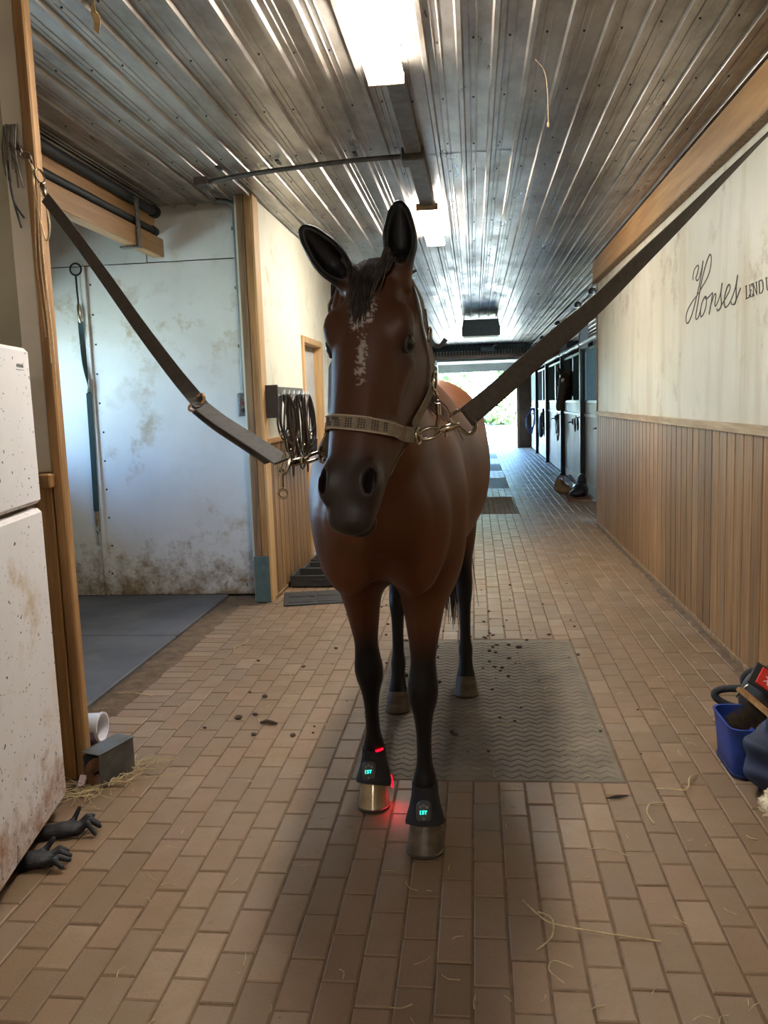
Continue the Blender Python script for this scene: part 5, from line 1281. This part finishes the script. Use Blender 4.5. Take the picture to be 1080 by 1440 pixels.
MB().tube(spline([(XL+.10, 7.57, 1.2), (XL+.10, 7.6, 1.45), (XL+.09, 7.62, 1.58)], 4), .006, 5).build('strap', blk_l, t_, True)
# boot trays on the floor by the planks
trm = M('black_tray_rubber', lin(58, 58, 58), lin(44, 44, 44), 10, .6, bump=.2)
t_ = thing('grooved_mat', 'small grooved black rubber mat on the pavers by the stud post', 'mat', (-1.32, 6.30, 0))
RT = Matrix.Translation((-1.28, 6.36, 0))@Matrix.Rotation(math.radians(12), 4, 'Z')
MB().box(-.24, .24, -.22, .22, .001, .012, .004, RT).build('mat_sheet', trm, t_)
for k in range(2):
    for j in range(2): MB().box(-.20+.22*j, -.02+.22*j, -.17+.19*k, -.03+.19*k, .012, .018, .003, RT).build('raised_pad', trm, t_)
for i, (y0, lab) in enumerate(((6.78, 'black plastic boot tray nearest the grooved mat'), (7.22, 'second black boot tray along the planks'), (7.66, 'boot tray farthest along the planks, by the door'))):
    t_ = thing('boot_tray', lab, 'tray', (-1.30, y0, 0), 'boot trays')
    MB().box(-1.54, -1.08, y0, y0+.30, .004, .02, .004).build('tray_floor', M('dusty_tray_floor', lin(112, 98, 80), lin(84, 72, 58), 9, .9) if i == 0 else bpy.data.materials['dusty_tray_floor'], t_)
    h = .10 if i == 0 else .07
    for a in ((-1.56, -1.06, y0-.02, y0, .004, h), (-1.56, -1.06, y0+.30, y0+.32, .004, h), (-1.56, -1.54, y0, y0+.30, .004, h), (-1.08, -1.06, y0, y0+.30, .004, h)): MB().box(*a, .004).build('tray_wall', trm, t_)
    MB().box(-1.36, -1.24, y0-.026, y0-.018, h*.45, h*.7, .003).build('grip', trm, t_)

# ================================================================== RIGHT FOREGROUND PILE
blu = M('royal_blue_nylon', lin(28, 66, 150), lin(22, 54, 128), 7, .55, bump=.25, bscale=300)
tote = thing('grooming_tote', 'royal blue nylon grooming tote against the plank wall', 'bag', (1.08, 3.33, 0))
def rrect(cx, cy, w, d, r, z, n=5):
    o = []
    for sx, sy, a0 in ((1, 1, 0), (-1, 1, 90), (-1, -1, 180), (1, -1, 270)):
        for k in range(n): a = math.radians(a0+90*k/(n-1)); o.append((cx+sx*(w-r)+r*math.cos(a), cy+sy*(d-r)+r*math.sin(a), z))
    return o
TC = (1.125, 3.36)
MB().loft([rrect(*TC, .14, .125, .045, .004), rrect(*TC, .15, .135, .045, .02), rrect(*TC, .158, .14, .05, .12), rrect(TC[0]-.004, TC[1], .165, .145, .06, .195), rrect(TC[0]-.004, TC[1], .168, .147, .05, .205), rrect(TC[0]-.004, TC[1], .158, .137, .045, .205), rrect(TC[0], TC[1], .145, .125, .04, .06)]).build('tote_shell', blu, tote, True)
MB().loft([rrect(*TC, .153, .138, .045, .003), rrect(*TC, .155, .140, .045, .016)]).build('base_piping', M('navy_piping', lin(24, 38, 84), rough=.6), tote, True)
MB().ribbon(spline([(1.02, 3.224, .202), (1.05, 3.207, .175), (1.075, 3.207, .13), (1.08, 3.21, .10)], 4), (-.3, -1, .1), .045, .005).build('handle_strap', M('bright_blue_webbing', lin(58, 88, 180), rough=.6), tote)
MB().box(1.005, 1.04, 3.206, 3.217, .138, .148).build('buckle_bar', mt['chrome'], tote); MB().tube([(1.025, 3.208, .135), (1.03, 3.206, .11), (1.028, 3.21, .085)], .006, 6).build('zip_pull', mt['iron'], tote, True)
br = thing('body_brush', 'grooming brush with dark bristles and a wooden back in the blue tote', 'brush', (1.03, 3.33, .2))
BRM = Matrix.Translation((1.05, 3.33, .235))@Matrix.Rotation(math.radians(-28), 4, 'Y')@Matrix.Rotation(math.radians(20), 4, 'Z')
bs = MB(); r = random.Random(5)
for i in range(420):
    a, b = r.uniform(-.085, .085), r.uniform(-.05, .05); p = BRM@Vector((a, b, -.05)); q = BRM@Vector((a*1.08+r.gauss(0, .006), b*1.1+r.gauss(0, .006), .012+r.uniform(-.008, .008))); bs.tube([p, (p+q)/2+Vector((r.gauss(0, .002), 0, 0)), q], [.0022, .002, .0012], 4)
bs.build('bristles', M('dark_bristles', lin(96, 82, 62), lin(70, 58, 44), 30, .8), br)['kind'] = 'stuff'
MB().box(-.095, .095, -.058, .058, -.085, -.05, .012, BRM).build('brush_back', mt['post'], br)
wh = thing('wooden_scraper', 'flat pale wooden handle lying across the top of the tote', 'tool', (1.06, 3.3, .29))
MB().bar((1.035, 3.38, .315), (1.125, 3.22, .245), .035, .016, (.3, .2, 1)).build('handle', mt['post'], wh)
# black padded bag with the red panel, and its ropes
bb = thing('rope_bag', 'black bag with a red front panel and pale script, behind the tote', 'bag', (1.26, 3.62, 0))
F6 = Field(np.arange(1.0, 1.46, .01), np.arange(3.38, 3.95, .01), np.arange(-.01, .42, .01))
F6.ell((1.26, 3.62, .17), (.15, .15, .16), .05); F6.ell((1.30, 3.70, .10), (.13, .16, .10), .05)
field_obj(F6, 'bag_body', mt['black'], bb)
RPM = Matrix.Translation((1.185, 3.49, .285))@Matrix.Rotation(math.radians(34), 4, 'Y')@Matrix.Rotation(math.radians(-14), 4, 'Z')@Matrix.Rotation(math.radians(48), 4, 'X')
MB().box(-.085, .12, -.035, .085, -.016, -.004, .006, RPM).build('panel_backing', mt['black'], bb)
rp = MB().box(-.055, .12, -.02, .07, -.004, .003, .003, RPM).build('red_panel', M('red_panel_cloth', lin(196, 44, 34), rough=.6), bb)
sc = MB()
for pts in (((-.03, .005), (-.015, .02), (.0, .05), (-.012, .055), (-.016, .03), (-.01, .0), (.004, .004), (.014, .022), (.006, .03), (.002, .016), (.016, .008), (.03, .022)), ((.04, .045), (.036, .02), (.042, .006), (.055, .014), (.058, .028), (.048, .026), (.052, .008), (.07, .012)), ((-.028, .034), (.0, .026), (.02, .034))):
    sc.ribbon([RPM@Vector((a, b, .004)) for a, b in spline([(p[0], p[1], 0) for p in pts], 4) and [(v.x, v.y) for v in spline([(p[0], p[1], 0) for p in pts], 4)]], tuple(RPM.to_3x3()@Vector((0, 0, 1))), .0042, .0015)
sc.build('script_mark', M('pale_script', lin(226, 212, 204), rough=.6), rp)
rpm = M('black_braided_rope', lin(40, 42, 50), lin(26, 27, 32), 70, .8, bump=.6, bscale=180)
t_ = thing('lead_rope', 'thick black braided rope in two loops beside the plank wall', 'rope', (1.2, 3.75, 0))
for pts in (((1.34, 3.70, .19), (1.29, 3.75, .262), (1.21, 3.75, .268), (1.168, 3.75, .24), (1.172, 3.75, .20), (1.20, 3.75, .165), (1.26, 3.72, .16)),
            ((1.30, 3.60, .205), (1.22, 3.68, .205), (1.10, 3.75, .186), (1.045, 3.75, .170), (1.05, 3.74, .142), (1.10, 3.72, .118), (1.165, 3.68, .115), (1.22, 3.62, .13))):
    MB().tube(spline(pts, 8), .0165, 10).build('rope_loop', rpm, t_, True)
t_ = thing('brass_clip', 'small brass snap clip lying beside the red panel', 'clip', (1.12, 3.6, .24))
MB().tube([(1.085, 3.60, .205), (1.12, 3.60, .24)], .007, 8).tube(spline([(1.12, 3.60, .24), (1.14, 3.60, .255), (1.155, 3.61, .24), (1.14, 3.61, .225)], 4), .0045, 6).build('clip_body', brass, t_, True)
# navy padded garment and sheepskin
nv = M('navy_quilted_cloth', lin(34, 44, 72), lin(24, 31, 52), 5, .75, bump=.3, bscale=120)
F7 = Field(np.arange(.95, 1.45, .008), np.arange(2.75, 3.35, .008), np.arange(-.01, .36, .008))
F7.ell((1.16, 3.10, .13), (.19, .12, .155), .04); F7.ell((1.15, 3.13, .21), (.12, .07, .08), .05); F7.ell((1.22, 3.04, .07), (.17, .12, .075), .04)
XX, YY, ZZ = np.meshgrid(F7.x, F7.y, F7.z, indexing='ij')
F7.S += (.013*np.sin(52*ZZ+20*XX+6*np.sin(9*YY+5*XX))+.007*np.sin(41*XX+28*ZZ+9*YY)).astype(np.float32)
F7.S = np.maximum(F7.S, (.002-ZZ).astype(np.float32))
t_ = thing('padded_coat', 'crumpled navy padded coat slumped against the blue tote', 'coat', (1.2, 3.08, 0)); field_obj(F7, 'coat_shell', nv, t_)
fz = M('cream_sheepskin', lin(232, 222, 194), lin(212, 198, 166), 30, .95, bump=1., bscale=150)
F8 = Field(np.arange(.88, 1.4, .009), np.arange(2.6, 3.1, .009), np.arange(-.01, .2, .009))
F8.ell((1.15, 2.86, .075), (.19, .13, .075), .03); F8.ell((1.20, 2.90, .12), (.13, .08, .05), .04)
XX, YY, ZZ = np.meshgrid(F8.x, F8.y, F8.z, indexing='ij')
F8.S += (.006*np.sin(90*XX+3*np.sin(40*YY))*np.sin(85*YY)*np.cos(80*ZZ)).astype(np.float32); F8.S = np.maximum(F8.S, (.002-ZZ).astype(np.float32))
t_ = thing('sheepskin_pad', 'fluffy cream sheepskin pad in front of the navy coat', 'pad', (1.16, 2.77, 0)); field_obj(F8, 'fleece', fz, t_)
r = random.Random(4); fu = MB()
for i in range(1500):
    a, b = r.uniform(0, math.tau), math.acos(r.uniform(-.1, 1)); d = Vector((math.sin(b)*math.cos(a), math.sin(b)*math.sin(a), math.cos(b)))
    p = F8.hit((1.16, 2.87, .07), d, 0, .3); fu.tube([p-d*.004, p+d*.003+Vector((r.gauss(0, .004), r.gauss(0, .004), 0)), p+d*.005+Vector((r.gauss(0, .007), r.gauss(0, .007), -.003))], [.003, .003, .0015], 3)
fu.build('fleece_tufts', fz, t_)['kind'] = 'stuff'

# ================================================================== CEILING THINGS
rcm = M('dusty_raceway', lin(96, 90, 84), lin(70, 64, 58), 14, .6, .4)
t_ = thing('wire_raceway', 'dusty dark raceway joining the two strip lamps', 'raceway', (-.335, 5.4, 3.0))
MB().box(-.39, -.29, 4.14, 5.5, 3.005, 3.045, .006).build('cover_strip', rcm, t_); MB().box(-.385, -.275, 5.45, 6.66, 2.985, 3.04, .006).build('cover_strip', rcm, t_)
MB().box(-.415, -.275, 5.34, 5.50, 2.965, 3.045, .006).build('junction_box', rcm, t_)
t_ = thing('ceiling_conduit', 'dusty conduit crossing the ribbed ceiling to the junction box', 'conduit', (-1.1, 5.5, 3.02))
MB().tube(spline([(-.41, 5.42, 3.012), (-.8, 5.47, 3.018), (-1.4, 5.60, 3.018), (-1.75, 5.72, 3.016)], 6), .016, 8).build('pipe_run', rcm, t_, True)
MB().box(-1.83, -1.74, 5.66, 5.82, 2.985, 3.04, .006).build('junction_box', rcm, t_); MB().tube(spline([(-1.80, 5.80, 3.012), (-1.84, 6.0, 3.012), (-1.86, 6.22, 3.02)], 4), .013, 8).build('pipe_run', rcm, t_, True)
for x in (-.7, -1.2, -1.6): MB().box(x-.012, x+.012, 5.42-.13*x*.9+.0-.16, 5.42-.13*x*.9+.02-.10, 3.03, 3.04).build('pipe_clip', mt['iron'], t_)
t_ = thing('hanging_string', 'thin dusty string hanging from the ceiling ribs', 'string', (.37, 4.2, 2.9))
MB().tube(spline([(.31, 4.15, 3.045), (.355, 4.18, 3.0), (.37, 4.2, 2.90), (.372, 4.2, 2.78)], 5), .0022, 5).build('cord', twm, t_, True); MB().sphere((.372, 4.2, 2.77), (.007, .007, .014), 8, 6).build('knot', twm, t_, True)
t_ = thing('tape_scrap', 'curled scrap of masking tape stuck to the ceiling metal', 'tape', (-1.42, 3.35, 3.03))
MB().ribbon(spline([(-1.40, 3.27, 3.050), (-1.415, 3.30, 3.030), (-1.42, 3.33, 3.0), (-1.435, 3.35, 2.975)], 4), (0, -1, .4), .035, .002).build('tape', M('masking_tape', lin(206, 180, 134), rough=.7), t_)

# ---- lamps
lampm = M('lamp_diffuser', (1, .96, .88, 1), rough=.4, emit=(1, .95, .88, 1), estr=LAMP)
def strip_light(name, x, y0, y1, z, label, w=.165):
    t_ = thing(name, label, 'lamp', (x, (y0+y1)/2, z), 'ceiling strip lamps')
    MB().box(x-w/2+.02, x+w/2-.02, y0, y1, z+.045, z+.062, .004).build('housing', mt['white'], t_)
    MB().box(x-w/2, x+w/2, y0+.012, y1-.012, z, z+.044, .012).build('diffuser', lampm, t_)
    for a, b in ((y0, y0+.012), (y1-.012, y1)): MB().box(x-w/2-.002, x+w/2+.002, a, b, z-.003, z+.05, .002).build('end_cap', mt['trimwood'], t_)
strip_light('strip_lamp', -.375, 2.92, 4.10, 2.965, 'glaring strip lamp on the ceiling in front of the dusty raceway')
strip_light('strip_lamp', -.38, -2.0, -.8, 2.965, 'unseen strip lamp added overhead as fill, nearer the closed front wall')  # out of view behind the camera, added to fill the horse's face
strip_light('strip_lamp', -.33, 6.70, 8.24, 2.965, 'strip lamp beyond the raceway end, above the horse')
